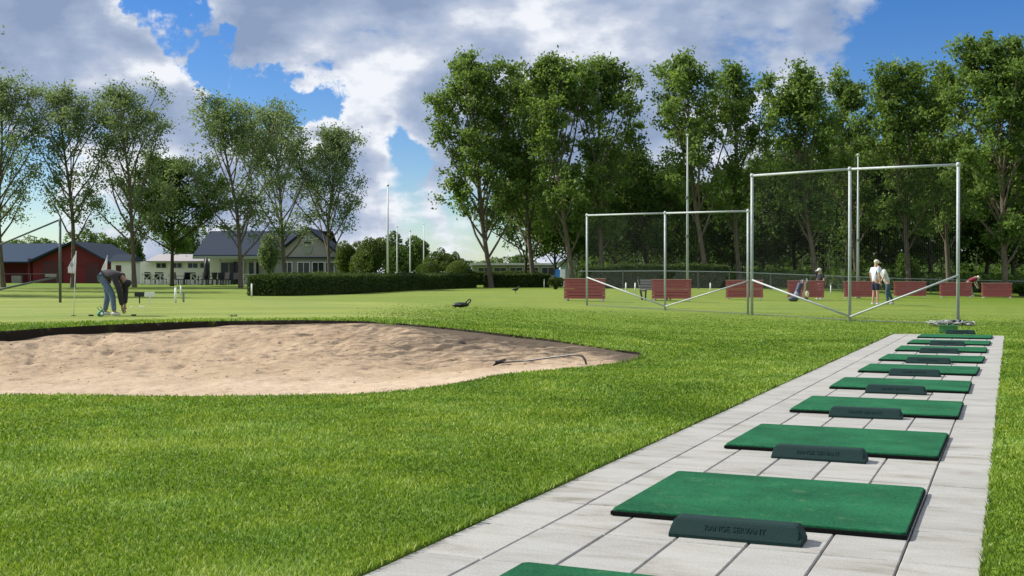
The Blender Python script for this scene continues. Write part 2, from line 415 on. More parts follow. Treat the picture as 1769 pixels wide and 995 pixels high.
def sand_mat():
    m, nt, b, N, L = newmat('sand')
    geo = N.new('ShaderNodeNewGeometry'); pos = geo.outputs['Position']
    n1 = noise(N, L, 1.1, 6, .62, pos); n2 = noise(N, L, 9, 8, .7, pos, .4); n3 = noise(N, L, 90, 3, .6, pos)
    mp = N.new('ShaderNodeMapping'); mp.inputs['Scale'].default_value = (0.7, 2.4, 1); L.new(pos, mp.inputs[0])
    n4 = noise(N, L, 2.4, 7, .68, mp.outputs[0], .8)
    c = ramp(N, L, n1.outputs[0], [(.3, (.50, .385, .275)), (.7, (.63, .505, .375))]).outputs[0]
    f = ramp(N, L, n2.outputs[0], [(.30, (.62, .58, .54)), (.48, (1, 1, 1)), (.72, (1.08, 1.07, 1.05))]).outputs[0]
    c = mixc(N, L, 1.0, c, f, 'MULTIPLY')
    g = ramp(N, L, n3.outputs[0], [(.3, (.80, .79, .78)), (.7, (1.12, 1.12, 1.12))]).outputs[0]
    c = mixc(N, L, 1.0, c, g, 'MULTIPLY')
    n6 = noise(N, L, 14, 5, .75, pos, 1.2); sc_ = ramp(N, L, n6.outputs[0], [(.60, (0, 0, 0)), (.70, (.65, .65, .65))]).outputs[0]
    c = mixc(N, L, sc_, c, (.20, .15, .105))
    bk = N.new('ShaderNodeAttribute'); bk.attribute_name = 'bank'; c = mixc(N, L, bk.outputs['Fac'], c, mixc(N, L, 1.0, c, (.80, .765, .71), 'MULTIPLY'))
    at = N.new('ShaderNodeAttribute'); at.attribute_name = 'soil'
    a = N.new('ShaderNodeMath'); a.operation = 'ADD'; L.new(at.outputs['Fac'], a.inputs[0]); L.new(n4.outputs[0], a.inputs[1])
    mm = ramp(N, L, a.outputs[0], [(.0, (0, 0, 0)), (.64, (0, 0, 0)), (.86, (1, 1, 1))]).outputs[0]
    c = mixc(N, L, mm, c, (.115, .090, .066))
    L.new(c, b.inputs['Base Color']); b.inputs['Roughness'].default_value = .95; b.inputs['Specular IOR Level'].default_value = .1
    bump(N, L, b, n2.outputs[0], .9, .035)
    return m
M_sand = sand_mat()

def paver_mat():
    m, nt, b, N, L = newmat('concrete_paver')
    tc = N.new('ShaderNodeTexCoord'); pos = tc.outputs['Object']
    at = N.new('ShaderNodeAttribute'); at.attribute_name = 'rnd'
    sp = N.new('ShaderNodeCombineXYZ'); ml = N.new('ShaderNodeMath'); ml.operation = 'MULTIPLY'; ml.inputs[1].default_value = 37.0
    L.new(at.outputs['Fac'], ml.inputs[0]); L.new(ml.outputs[0], sp.inputs[2])
    ad = N.new('ShaderNodeVectorMath'); ad.operation = 'ADD'; L.new(pos, ad.inputs[0]); L.new(sp.outputs[0], ad.inputs[1])
    mp = N.new('ShaderNodeMapping'); mp.inputs['Scale'].default_value = (1.6, 5.5, 1); L.new(ad.outputs[0], mp.inputs[0])
    n1 = noise(N, L, 1.0, 6, .62, mp.outputs[0], .5); n2 = noise(N, L, 120, 4, .7, pos)
    c = ramp(N, L, n1.outputs[0], [(.27, (.235, .22, .185)), (.42, (.365, .355, .325)), (.58, (.42, .415, .395))]).outputs[0]
    v = ramp(N, L, at.outputs['Fac'], [(0, (.95, .95, .95)), (1, (1.04, 1.035, 1.02))]).outputs[0]
    c = mixc(N, L, 1.0, c, v, 'MULTIPLY')
    f = ramp(N, L, n2.outputs[0], [(.35, (.74, .74, .73)), (.65, (1.10, 1.10, 1.10))]).outputs[0]
    c = mixc(N, L, 1.0, c, f, 'MULTIPLY')
    L.new(c, b.inputs['Base Color']); b.inputs['Roughness'].default_value = .85; b.inputs['Specular IOR Level'].default_value = .25
    bump(N, L, b, n2.outputs[0], .25, .004)
    return m
M_paver = paver_mat()
def turf_mat():
    m, nt, b, N, L = newmat('green_turf')
    tc = N.new('ShaderNodeTexCoord'); pos = tc.outputs['Object']; oi = N.new('ShaderNodeObjectInfo')
    ml = N.new('ShaderNodeVectorMath'); ml.operation = 'ADD'; L.new(pos, ml.inputs[0])
    cb = N.new('ShaderNodeCombineXYZ'); k = N.new('ShaderNodeMath'); k.operation = 'MULTIPLY'; k.inputs[1].default_value = 50; L.new(oi.outputs['Random'], k.inputs[0]); L.new(k.outputs[0], cb.inputs[2]); L.new(cb.outputs[0], ml.inputs[1])
    n1 = noise(N, L, 2.3, 5, .6, ml.outputs[0]); n2 = noise(N, L, 75, 6, .85, pos); n3 = noise(N, L, 7, 6, .75, ml.outputs[0])
    c = ramp(N, L, n1.outputs[0], [(.3, (.007, .078, .034)), (.7, (.018, .150, .064))]).outputs[0]
    f = ramp(N, L, n2.outputs[0], [(.35, (.45, .5, .45)), (.65, (1.5, 1.5, 1.5))]).outputs[0]
    c = mixc(N, L, 1.0, c, f, 'MULTIPLY')
    w = ramp(N, L, n3.outputs[0], [(.57, (0, 0, 0)), (.74, (.55, .55, .55))]).outputs[0]
    c = mixc(N, L, w, c, (.12, .21, .09))
    L.new(c, b.inputs['Base Color']); b.inputs['Roughness'].default_value = .9; b.inputs['Specular IOR Level'].default_value = .15
    bump(N, L, b, n2.outputs[0], .8, .006)
    return m
M_turf = turf_mat()
M_rubber = plain('black_rubber', (.007, .008, .008), .9, .3, 60, .4, spec=.1)
M_tray = plain('dark_green_rubber', (.008, .030, .028), .8, .3, 140, .5, bd=.003, spec=.25)
M_galv = plain('galvanised_steel', (.42, .46, .47), .6, .15, 12, .05, metal=.15)
M_white = plain('white_paint', (.78, .78, .76), .5, .06, 6, .05)
M_whiteold = plain('weathered_white', (.62, .63, .60), .6, .12, 9, .1)
M_wall = plain('cream_render', (.84, .79, .74), .85, .06, 30, .2)
M_grey = plain('grey_green_boarding', (.36, .335, .33), .7, .1, 20, .15, stretch=(8, 8, .5))
M_roof = plain('dark_blue_roof', (.030, .042, .066), .85, .2, 14, .2, stretch=(1, 1, 3), spec=.15)
M_roofblue = plain('blue_metal_roof', (.022, .045, .080), .8, .15, 5, .1, spec=.15)
M_barn = plain('red_barn_boarding', (.16, .016, .018), .8, .22, 30, .3, stretch=(6, 6, .3))
M_barndark = plain('dark_red_door', (.075, .018, .020), .7, .2, 20, .1)
M_dark = plain('black_plastic', (.010, .011, .013), .5, .2, 20, .1)
M_darkwin = plain('dark_glass', (.020, .025, .030), .12, .1, 3, 0)
M_bark = plain('bark', (.135, .110, .080), .95, .45, 5, .9, stretch=(3, 3, .5), bd=.05)
M_barkdark = plain('dark_bark', (.060, .048, .036), .95, .4, 5, .9, stretch=(3, 3, .5), bd=.05)
M_redwood = plain('faded_red_boards', (.36, .090, .085), .75, .28, 12, .3, stretch=(.6, 3, 9))
M_redcap = plain('pale_red_rail', (.52, .30, .27), .7, .2, 12, .2, stretch=(.6, 3, 6))
M_wood = plain('grey_wood', (.24, .235, .20), .8, .2, 12, .3, stretch=(.5, 5, 5))
M_net = plain('grey_netting', (.16, .18, .17), .8, .2, 5, 0)
M_wire = plain('fence_wire', (.09, .11, .10), .6, .2, 5, 0, metal=.1)
M_joint = plain('joint_sand', (.10, .09, .075), .95, .3, 40, .3)
M_skin = plain('skin', (.50, .29, .20), .6, .06, 10, .05)
M_skinpale = plain('pale_skin', (.60, .40, .31), .6, .06, 10, .05)

LF_pop = leafmat('poplar_leaf', (.036, .085, .020), (.205, .310, .080), .42, .55, .22)
LF_wil = leafmat('willow_leaf', (.050, .098, .046), (.225, .310, .150), .42, .55, .25)
LF_lush = leafmat('maple_leaf', (.028, .075, .012), (.115, .195, .030), .34, .6, .2)
LF_under = leafmat('understory_leaf', (.022, .058, .014), (.115, .195, .042), .38, .6, .2)
LF_bush = leafmat('bush_leaf', (.040, .080, .020), (.150, .205, .050), .30, .6, .2)
LF_hedge = leafmat('hedge_leaf', (.020, .045, .012), (.085, .135, .028), .25, .6, .2)

# ------------------------------------------------------------ ground sheet
def lines(segs):
    a = []
    for s, e, st in segs:
        n = max(1, int(round((e - s) / st))); a += list(s + (e - s) * np.arange(n) / n)
    a.append(segs[-1][1]); return a
ul = [-3000, -1600, -900, -500, -300, -200, -150, -110, -85, -65, -50, -42] + lines([(-36, -20, .8), (-20, -4.6, .055), (-4.6, -2.54, .3)])
ul += [-2.53, -2.522, -1.9, -1.3, -.7, -.098, -.09] + lines([(.2, 8, .5), (8, 50, 2.5)]) + [60, 75, 95, 120, 160, 220, 320, 500, 900, 1600, 3000]
vl = [-3000, -1000, -300, -100, -40, -15, -6, -3.01, -3.0] + lines([(-2, 6.6, .5), (6.6, 22.6, .055), (22.8, 28.1, .4)]) + [28.352, 28.36] + lines([(28.7, 80, 1.2), (80, 140, 3)]) + [150, 165, 185, 220, 280, 380, 550, 900, 1600, 3000]
ul = np.array(ul); vl = np.array(vl)
UU, VV = np.meshgrid(ul, vl); u = UU.ravel(); v = VV.ravel()
X = u * NU[0] + v * DV[0]; Y = u * NU[1] + v * DV[1]
S = sdf(X, Y); Z = gz(X, Y)
Z += (fb(X, Y, 3.0, 61, 2) - .5) * 0.03 * smooth(np.hypot(np.maximum(np.maximum(U0 - u, u - U1), 0), 0), .3, 2)
inst = (u > -2.525) & (u < -.095) & (v > -3.005) & (v < 28.355)
Z[inst] = -0.09
Z -= smooth(-S, 0.0, 0.07) * 0.6
soil = smooth(-S, -0.085, -0.04); soil[inst] = 1  # bare earth of the lip, also carrying the painted undercut shade
grn = smooth(Y + (fb(X, Y, 6, 71, 2) - .5) * 3, 22.2, 24.2) * (1 - smooth(Y + .45 * X, 33, 38)) * (1 - smooth(X, -4.5, 0.5)) \
      + .55 * smooth(Y, 30, 42) * (1 - smooth(Y, 70, 85)) * (1 - smooth(X, 8, 30))
nu, nv = len(ul), len(vl)
i0 = (np.arange(nv - 1)[:, None] * nu + np.arange(nu - 1)[None]).ravel()
ground = np_mesh('ground', np.stack([X, Y, Z], 1), [np.stack([i0, i0 + 1, i0 + nu + 1, i0 + nu], 1)], M_lawn, attrs={'soil': soil, 'green': np.clip(grn, 0, 1)}, smooth_sh=True)
tag(ground, 'mown golf course lawn', kind='structure')

# sand of the bunker
sx = np.arange(-14, 2.5, .05); sy = np.arange(11.5, 23.2, .05)
SX, SY = np.meshgrid(sx, sy); X = SX.ravel(); Y = SY.ravel(); S = sdf(X, Y)
Z = sand_z(X, Y, S)
nx, ny = len(sx), len(sy)
i0 = (np.arange(ny - 1)[:, None] * nx + np.arange(nx - 1)[None]).ravel()
ok = (S < 0.0)
k = ok[i0] | ok[i0 + 1] | ok[i0 + nx] | ok[i0 + nx + 1]; i0 = i0[k]
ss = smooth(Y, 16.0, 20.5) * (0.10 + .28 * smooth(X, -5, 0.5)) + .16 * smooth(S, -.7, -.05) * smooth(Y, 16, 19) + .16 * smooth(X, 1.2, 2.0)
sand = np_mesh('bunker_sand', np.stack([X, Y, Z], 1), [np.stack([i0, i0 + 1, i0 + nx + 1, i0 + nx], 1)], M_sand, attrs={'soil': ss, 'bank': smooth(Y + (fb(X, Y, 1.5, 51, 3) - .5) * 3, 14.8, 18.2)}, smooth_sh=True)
tag(sand, 'pale sand filling the bunker', kind='structure')

def clods():
    rng = np.random.default_rng(17); n = 1700
    x = rng.uniform(-13, 1.5, n); y = rng.uniform(12.5, 22.5, n); s = sdf(x, y); k = (s < -.15) & (rng.random(n) < .25 + .75 * smooth(y, 15, 19)); x, y, s = x[k], y[k], s[k]
    z = sand_z(x, y, s); V_ = []; F = []
    base = np.array([(1, 0, 0), (.3, .9, 0), (-.8, .6, 0), (-.9, -.5, 0), (.2, -1, 0), (.1, .1, .55)])
    for i in range(len(x)):
        r = .006 + .030 * rng.random() ** 4; q = base * r * rng.uniform(.35, 1.5, (6, 3)) + np.array([x[i], y[i], z[i] - .004]); b = len(V_) * 6
        V_.append(q); F += [(b + j, b + (j + 1) % 5, b + 5) for j in range(5)]
    o = np_mesh('sand_clods', np.concatenate(V_), [np.array(F)], M_clod)
    tag(o, 'small dark clods of soil and stones scattered on the bunker sand', 'clods', kind='stuff')
M_clod = plain('soil_clod', (.13, .10, .07), .95, .3, 30, .2)
clods()
# ------------------------------------------------------------ grass blades
def blades():
    rng = np.random.default_rng(4)
    Vs = []; att = []
    ybands = [(3.6, 6), (6, 8.5), (8.5, 12), (12, 17), (17, 24), (24, 40)]
    dens = [8600, 5600, 3300, 1700, 850, 420]
    for (y0, y1), dn in zip(ybands, dens):
        xm = y1 * .50 + 3.0; n = int(2 * xm * (y1 - y0) * dn)
        x = rng.uniform(-xm, xm, n); y = rng.uniform(y0, y1, n)
        k = np.abs(x) < y * .50 + 3.0; x = x[k]; y = y[k]
        u = x * NU[0] + y * NU[1]; v = x * DV[0] + y * DV[1]
        edge = (u > U0 + .010) & (u < U1 - .016) & (v < V1 - .01)
        s = sdf(x, y)
        k = ~edge & (s > -0.004)
        x, y, u, v, s = x[k], y[k], u[k], v[k], s[k]
        if y1 > 20:
            gr = smooth(y + (fb(x, y, 6, 71, 2) - .5) * 3, 22.2, 24.2) * (1 - smooth(x, -4.5, 0.5))
            k = (rng.random(len(x)) > gr) & (rng.random(len(x)) > smooth(y, 24, 39)); x, y, u, v, s = x[k], y[k], u[k], v[k], s[k]
        n = len(x); ym = np.maximum(y, 4)
        patch = fb(x, y, .55, 81, 3); patch2 = fb(x, y, 2.2, 91, 3)
        h = (0.013 + .017 * rng.random(n)) * (.7 + .6 * patch) * (1 + .012 * ym)
        near = np.minimum(np.abs(u - U0), np.abs(u - U1)); h = np.where((near < .03) & (v < V1), h * 1.35, h)
        h = np.where(y > 24, h * .7, h); h = np.where((s < .07) & (y > 17), h * 1.7, h)
        w = (.0022 + .0014 * rng.random(n)) * (ym / 5) ** .85
        a = rng.uniform(0, 2 * math.pi, n); dx, dy = np.cos(a), np.sin(a)
        b = rng.uniform(0, 2 * math.pi, n); lean = h * rng.uniform(.2, 1.0, n)
        lx, ly = np.cos(b) * lean, np.sin(b) * lean
        z = gz(x, y) - .004
        z = z + (fb(x, y, 3.0, 61, 2) - .5) * 0.03 * smooth(np.maximum(np.maximum(U0 - u, u - U1), 0), .3, 2) - smooth(-s, 0, .07) * .6
        q = np.stack([np.stack([x - dx * w, y - dy * w, z], 1), np.stack([x + dx * w, y + dy * w, z], 1),
                      np.stack([x + dx * w * .7 + lx * .45, y + dy * w * .7 + ly * .45, z + h * .62], 1), np.stack([x + lx, y + ly, z + h], 1),
                      np.stack([x - dx * w * .7 + lx * .45, y - dy * w * .7 + ly * .45, z + h * .62], 1)], 1)
        Vs.append(q.reshape(-1, 3))
        c = np.clip(.50 + (patch - .5) * .6 + (patch2 - .5) * .55 + rng.normal(0, .24, n) + .25 * (rng.random(n) < .06), 0, 1)
        att.append(np.repeat(c, 5))
    V_ = np.concatenate(Vs); A_ = np.concatenate(att); n = len(V_) // 5
    b = np.arange(n) * 5
    o = np_mesh('grass', V_, [np.stack([b, b + 1, b + 2, b + 4], 1), np.stack([b + 4, b + 2, b + 3], 1)], M_blade, attrs={'rnd': A_})
    tag(o, 'short green lawn grass around the paving and bunker', 'grass', kind='stuff')
    return n
NB = blades()
print('blades', NB)

# ------------------------------------------------------------ paving
def paving():
    rng = np.random.default_rng(9)
    V_ = []; F = []; A = []
    wu = (U1 - U0) / 7; lv = .70; g = .004; ch = .005
    nrow = int(round((V1 - V0) / lv)); lv = (V1 - V0) / nrow
    for r in range(nrow):
        for c in range(7):
            a0, a1 = U0 + c * wu + g, U0 + (c + 1) * wu - g; b0, b1 = V0 + r * lv + g * 1.5, V0 + (r + 1) * lv - g * 1.5
            z = rng.normal(0, .0009); t = rng.normal(0, .0007)
            base = len(V_)
            for (x0, x1, y0, y1, zz) in ((a0, a1, b0, b1, -.05), (a0, a1, b0, b1, -ch), (a0 + ch, a1 - ch, b0 + ch, b1 - ch, 0)):
                for x, y in ((x0, y0), (x1, y0), (x1, y1), (x0, y1)): V_.append((x, y, zz + z + (t if x > (a0 + a1) / 2 else -t)))
            for k in range(2):
                for i in range(4): F.append((base + k * 4 + i, base + k * 4 + (i + 1) % 4, base + k * 4 + 4 + (i + 1) % 4, base + k * 4 + 4 + i))
            F.append((base + 8, base + 9, base + 10, base + 11)); A += [rng.random()] * 12
    o = np_mesh('path', np.array(V_), [np.array(F)], M_paver, attrs={'rnd': np.array(A)})
    o.rotation_euler = (0, 0, -TH)
    tag(o, 'long path of pale concrete slabs beside the lawn', kind='structure')
    b = MB(); b.add([(U0, V0, -.02), (U1, V0, -.02), (U1, V1, -.02), (U0, V1, -.02)], [(0, 1, 2, 3)])
    j = b.build('path_bed', M_joint); j.rotation_euler = (0, 0, -TH); tag(j, 'sand bed in the joints of the slab path', kind='structure')
paving()

ORD = ['cut off by the bottom of the photo', 'nearest whole one', 'second whole one from the front', 'third whole one from the front', 'fourth whole one from the front', 'fifth whole one from the front',
       'sixth whole one from the front', 'third from the far end', 'second from the far end', 'at the far end of the path']
def text_mesh(txt, size, ext):
    c = bpy.data.curves.new('t', 'FONT'); c.body = txt; c.size = size; c.extrude = ext; c.align_x = 'CENTER'; c.align_y = 'CENTER'; c.resolution_u = 2
    o = bpy.data.objects.new('t', c); COL.objects.link(o)
    me = bpy.data.meshes.new_from_object(o.evaluated_get(bpy.context.evaluated_depsgraph_get()))
    bpy.data.objects.remove(o); return me
def mats():
    t = thing('golf_mat', 'green turf hitting mat on the slabs, ' + ORD[0], 'golf mat', (0, 0, 0), 0, 'green hitting mats in a row along the slab path')
    w, d = 1.50, 1.34
    MB().box((0, d / 2, .013), (w, d, .022), bev=.003).build('rubber_base', M_rubber, t)
    b = MB()
    # turf layer with worn, very slightly uneven rounded corners
    ins = .006; r = .03; pts = []
    for cx_, cy_, a0 in ((w / 2 - ins - r, d - ins - r, 0), (-w / 2 + ins + r, d - ins - r, 90), (-w / 2 + ins + r, ins + r, 180), (w / 2 - ins - r, ins + r, 270)):
        for k in range(5):
            a = R(a0 + k * 22.5); pts.append((cx_ + r * math.cos(a), cy_ + r * math.sin(a)))
    n = len(pts)
    b.add([(x, y, .0242) for x, y in pts] + [(x, y, .033) for x, y in pts] + [(x * .994, (y - d / 2) * .994 + d / 2, .0365) for x, y in pts],
          [(i, (i + 1) % n, n + (i + 1) % n, n + i) for i in range(n)] + [(n + i, n + (i + 1) % n, 2 * n + (i + 1) % n, 2 * n + i) for i in range(n)] + [tuple(range(2 * n, 3 * n))])
    b.build('turf_surface', M_turf, t)
    rng = random.Random(3)
    for i in range(10):
        uu = [-1.19, -1.20, -1.20, -1.17, -1.165, -1.15, -1.13, -1.12, -1.11, -1.11][i]; vv = [3.22, 5.80, 8.44, 11.03, 13.60, 16.17, 18.62, 21.3, 23.78, 26.42][i]
        x, y = uv2xy(uu, vv); loc = (x, y, .001); rz = -TH + R(rng.uniform(-.7, .7))
        if i == 0: t.location = loc; t.rotation_euler = (0, 0, rz)
        else: dup(t, loc, rz, 'green turf hitting mat on the slabs, ' + ORD[i])
    # ball divider: long low rubber block, sloping sides, raised lettering
    g = 'dark green rubber dividers in front of the mats'
    t = thing('ball_divider', 'dark green rubber divider against the front of the nearest whole mat', 'divider', (0, 0, 0), 0, g)
    L_, D_, Hh = .64, .19, .091
    prof = [(0, 0), (0, .016), (.006, .026), (.040, .080), (.048, .088), (.060, .091), (.130, .091), (.142, .088), (.150, .080), (.184, .026), (.19, .016), (.19, 0)]
    vs = []; fs = []; st = [(-L_ / 2, 0.2, .0), (-L_ / 2 + .004, .5, .006), (-L_ / 2 + .020, .86, .0), (-L_ / 2 + .030, .96, 0), (-L_ / 2 + .045, 1, 0), (L_ / 2 - .045, 1, 0), (L_ / 2 - .030, .96, 0), (L_ / 2 - .020, .86, 0), (L_ / 2 - .004, .5, 0), (L_ / 2, .2, 0)]
    m = len(prof)
    for (x, k, _) in st:
        for (y, z) in prof:
            edge = 0.006 if abs(x) > L_ / 2 - .001 else 0
            vs.append((x, y + (edge if y < .1 else -edge), min(z, Hh * k) if z > 0 else 0))
    for i in range(len(st) - 1):
        for j in range(m - 1): fs.append((i * m + j, (i + 1) * m + j, (i + 1) * m + j + 1, i * m + j + 1))
    fs.append(tuple(range(m))); fs.append(tuple(range(len(st) * m - 1, (len(st) - 1) * m - 1, -1)))
    MB().add(vs, fs).build('block', M_tray, t, sm=False)
    me = text_mesh('RANGE SERVANT', .040, .0025); me.materials.append(M_tray)
    lt = bpy.data.objects.new('raised_lettering', me); COL.objects.link(lt); lt.parent = t
    sl = math.atan2(.054, .034)
    lt.location = (0.0, .0225, .0530); lt.rotation_euler = (sl, 0, 0); lt.scale = (.95, 1.0, 1)
    names = ['nearest whole mat', 'second whole mat', 'third whole mat', 'fourth whole mat', 'fifth whole mat', 'sixth whole mat', 'mat third from the far end', 'mat second from the far end']
    for i in range(1, 9):
        uu = [0, -1.21, -1.22, -1.205, -1.16, -1.145, -1.13, -1.12, -1.11][i]; vv = [0, 5.44, 8.11, 10.79, 13.26, 15.81, 18.3, 20.95, 23.5][i]
        x, y = uv2xy(uu, vv); loc = (x, y, .001); rz = -TH + R(rng.uniform(-1, 1))
        if i == 1: t.location = loc; t.rotation_euler = (0, 0, rz)
        else: dup(t, loc, rz, 'dark green rubber divider against the front of the ' + names[i - 1])
    x, y = uv2xy(-1.03, 27.95)
    o = dup(t, (x, y, .039), -TH + R(6), 'dark green rubber divider lying on the back edge of the farthest mat')
    # light green crate beyond
    x, y = uv2xy(-1.35, 29.3); t = thing('ball_crate', 'light green plastic ball crate on the grass behind the farthest mat', 'crate', (x, y, G(x, y)), -TH)
    M_cr = plain('green_plastic', (.06, .24, .07), .5, .15, 10, .1)
    b = MB(); b.box((0, -.15, .085), (.40, .012, .15)); b.box((0, .15, .085), (.40, .012, .15)); b.box((-.2, 0, .085), (.012, .288, .15)); b.box((.2, 0, .085), (.012, .288, .15)); b.box((0, 0, .012), (.388, .288, .01)); b.build('tub', M_cr, t)
    b = MB(); b.box((0, -.165, .165), (.45, .03, .014)); b.box((0, .165, .165), (.45, .03, .014)); b.box((-.21, 0, .165), (.03, .30, .014)); b.box((.21, 0, .165), (.03, .30, .014)); b.build('rim', M_cr, t)
mats()

# ------------------------------------------------------------ steel net frames
def netmesh(b, P0, P1, z0a, z0b, z1, sp, r):
    P0 = Vector(P0); P1 = Vector(P1); Ld = (P1 - P0).to_2d().length; n = int(Ld / sp)
    for i in range(1, n):
        t = i / n; q = P0.lerp(P1, t); zb = z0a + (z0b - z0a) * t
        b.tube([(q.x, q.y, zb), (q.x, q.y, z1)], r, 3, False)
    z = max(z0a, z0b) + sp
    while z < z1:
        b.tube([(P0.x, P0.y, z), (P1.x, P1.y, z)], r, 3, False); z += sp
def frames():
    posts = [(1014, 41.6, 3.32), (1149, 38.9, 3.34), (1292, 36.75, 3.36), (1299, 36.5, 4.48), (1468, 34.0, 4.55), (1655, 32.0, 4.52)]
    Q = [P(px, d) for px, d, h in posts]
    for nm, idx, lab in (('practice_cage', (0, 1, 2), 'lower galvanised net frame with two bays, left of the tall frame'), ('practice_cage', (3, 4, 5), 'taller galvanised net frame with two bays behind the end of the slab path')):
        o = Q[idx[0]]; t = thing(nm, lab, 'net frame', o)
        loc = [Q[i] - o for i in idx]; H_ = [posts[i][2] for i in idx]
        rr = .038 if idx[0] == 0 else .046
        for i, (l, h) in enumerate(zip(loc, H_)):
            MB().tube([l - Vector((0, 0, .1)), l + Vector((0, 0, h + .03))], rr, 10).build('post', M_galv, t, True)
        for a in (0, 1):
            A = loc[a] + Vector((0, 0, H_[a] - .04)); B = loc[a + 1] + Vector((0, 0, H_[a + 1] - .04))
            MB().tube([A, B], rr * .85, 10).build('top_rail', M_galv, t, True)
        topz = 1.03 if idx[0] == 0 else 1.12
        lo = loc[1] + Vector((0, 0, .14))
        for a, zz in ((0, topz), (2, topz + (.05 if idx[0] == 0 else .28))):
            MB().tube([loc[a] + Vector((0, -.05, zz)), lo + Vector((0, -.05, 0))], rr * .62, 8).build('brace', M_galv, t, True)
        for i in range(3):
            b = MB(); l = loc[i] + Vector((0, 0, H_[i] - .04)); b.ell(l, (rr * 1.5, rr * 1.5, rr * 1.6), 10, 6); b.build('clamp', M_galv, t, True)
        b = MB()
        for a in (0, 1):
            netmesh(b, loc[a], loc[a + 1], loc[a].z + .03, loc[a + 1].z + .03, min(loc[a].z + H_[a], loc[a + 1].z + H_[a + 1]) - .05, .06, .00042)
        b.tube([loc[0] + Vector((0, 0, .04)), loc[1] + Vector((0, 0, .04)), loc[2] + Vector((0, 0, .04))], .012, 5)
        b.build('net', M_net, t)
    # left practice frame cut by the edge of the photo
    q = P(104, 36.5); t = thing('practice_cage', 'dark steel post with two sloping struts at the left edge of the putting green', 'net frame', q)
    MB().tube([(0, 0, -.1), (0, 0, 2.68)], .042, 10).build('post', M_wire, t, True)
    MB().tube([(-.02, 0, 2.63), (-3.6, -.4, 1.05)], .028, 8).build('strut', M_wire, t, True)
    MB().tube([(-.15, 0, .80), (-3.6, -.4, -.28 + .30)], .034, 8).build('strut', M_wire, t, True)
    q2 = XP(52, 36.2)
    MB().box((-.30, 0, .86), (.34, .05, .09)).build('bracket', M_wood, t)
    # crumpled spare net at the foot of the tall frame
    q = P(1642, 31.6); t = thing('net_heap', 'heap of folded grey netting and poles at the foot of the tall frame', 'netting', q)
    rg = random.Random(5)
    b = MB()
    for k in range(26):
        cx_ = rg.uniform(-.45, .5); cy_ = rg.uniform(-.15, .25); pts = []
        a0 = rg.uniform(0, 6.3); rr = rg.uniform(.05, .17)
        for i in range(9): pts.append((cx_ + rr * 1.5 * math.cos(a0 + i * .6), cy_ + rr * math.sin(a0 + i * .6), .05 + .10 * math.exp(-(cx_ / .5) ** 2) * rg.random() + .03 * math.sin(i * 1.3)))
        b.tube(pts, rg.uniform(.012, .022), 6)
    b.build('folded_net', plain('pale_net', (.33, .35, .33), .8, .35, 12, .3), t, True)
    b = MB()
    for k in range(7): x0 = rg.uniform(-.1, .3); b.tube([(x0, -.08 + .05 * k, .07), (x0 + rg.uniform(.2, .35), rg.uniform(-.1, .2), rg.uniform(.06, .19))], .022, 6)
    b.build('net_pole', M_dark, t, True)
    for s in (-.4, .48): MB().ell((s, -.1, .05), (.13, .12, .06), 10, 6).build('sandbag', plain('pale_sack', (.40, .40, .36), .9, .2, 10, .3), t, True)
frames()

# ------------------------------------------------------------ red board dividers of the range
BO = [(1010, 45.7, .92, 1.62), (1160, 48.2, .92, 1.62), (1286, 53, .92, 1.68), (1392, 55.7, .92, 1.72), (1487, 59.4, .92, 1.68), (1572, 64.8, .92, 1.72), (1651, 67, .92, 1.74), (1722, 68.5, .92, 1.66)]
BL = ['faded red slatted range divider, leftmost of the row', 'faded red slatted range divider with the grey bench at its left', 'faded red slatted range divider behind the post between the two net frames',
      'faded red slatted range divider with golf bags leaning on it', 'faded red slatted range divider directly left of the two men', 'faded red slatted range divider directly right of the two men',
      'faded red slatted range divider left of the bending person in red', 'faded red slatted range divider, rightmost of the row']
def boards():
    for i, (px, d, h, w) in enumerate(BO):
        q = P(px, d); rz = R([7, 8, 9, 10, 8, 10, 11, 12][i]) * -1 + R(-6)
        t = thing('range_divider', BL[i], 'divider', q, rz, 'red slatted dividers along the driving range')
        rg = random.Random(40 + i)
        b = MB(); n = 6; hh = (h - .12) / n
        for side in (-.13, .13):
            for k in range(n): b.box((0, side + rg.uniform(-.004, .004), .10 + hh * (k + .5)), (w, .025, hh - .014), M=Matrix.Rotation(R(rg.uniform(-.25, .25)), 4, 'Y') @ Matrix.Rotation(R(8 if side > 0 else -8), 4, 'X'))
        b.build('slats', M_redwood, t)
        for sx_ in (-1, 1):
            b = MB()
            for k in range(n): b.box((sx_ * (w / 2 - .012), 0, .10 + hh * (k + .5)), (.025, .22, hh - .014))
            b.build('end_board', M_redwood, t)
        MB().box((0, 0, h - .01), (w + .05, .34, .03)).build('top_board', M_redcap, t)
        for sx_ in (-1, 1): MB().box((sx_ * (w / 2 - .10), 0, .045), (.09, .42, .09)).build('foot', M_whiteold, t)
        MB().box((0, 0, .30), (w - .2, .05, .34)).build('core_board', M_dark, t)
boards()

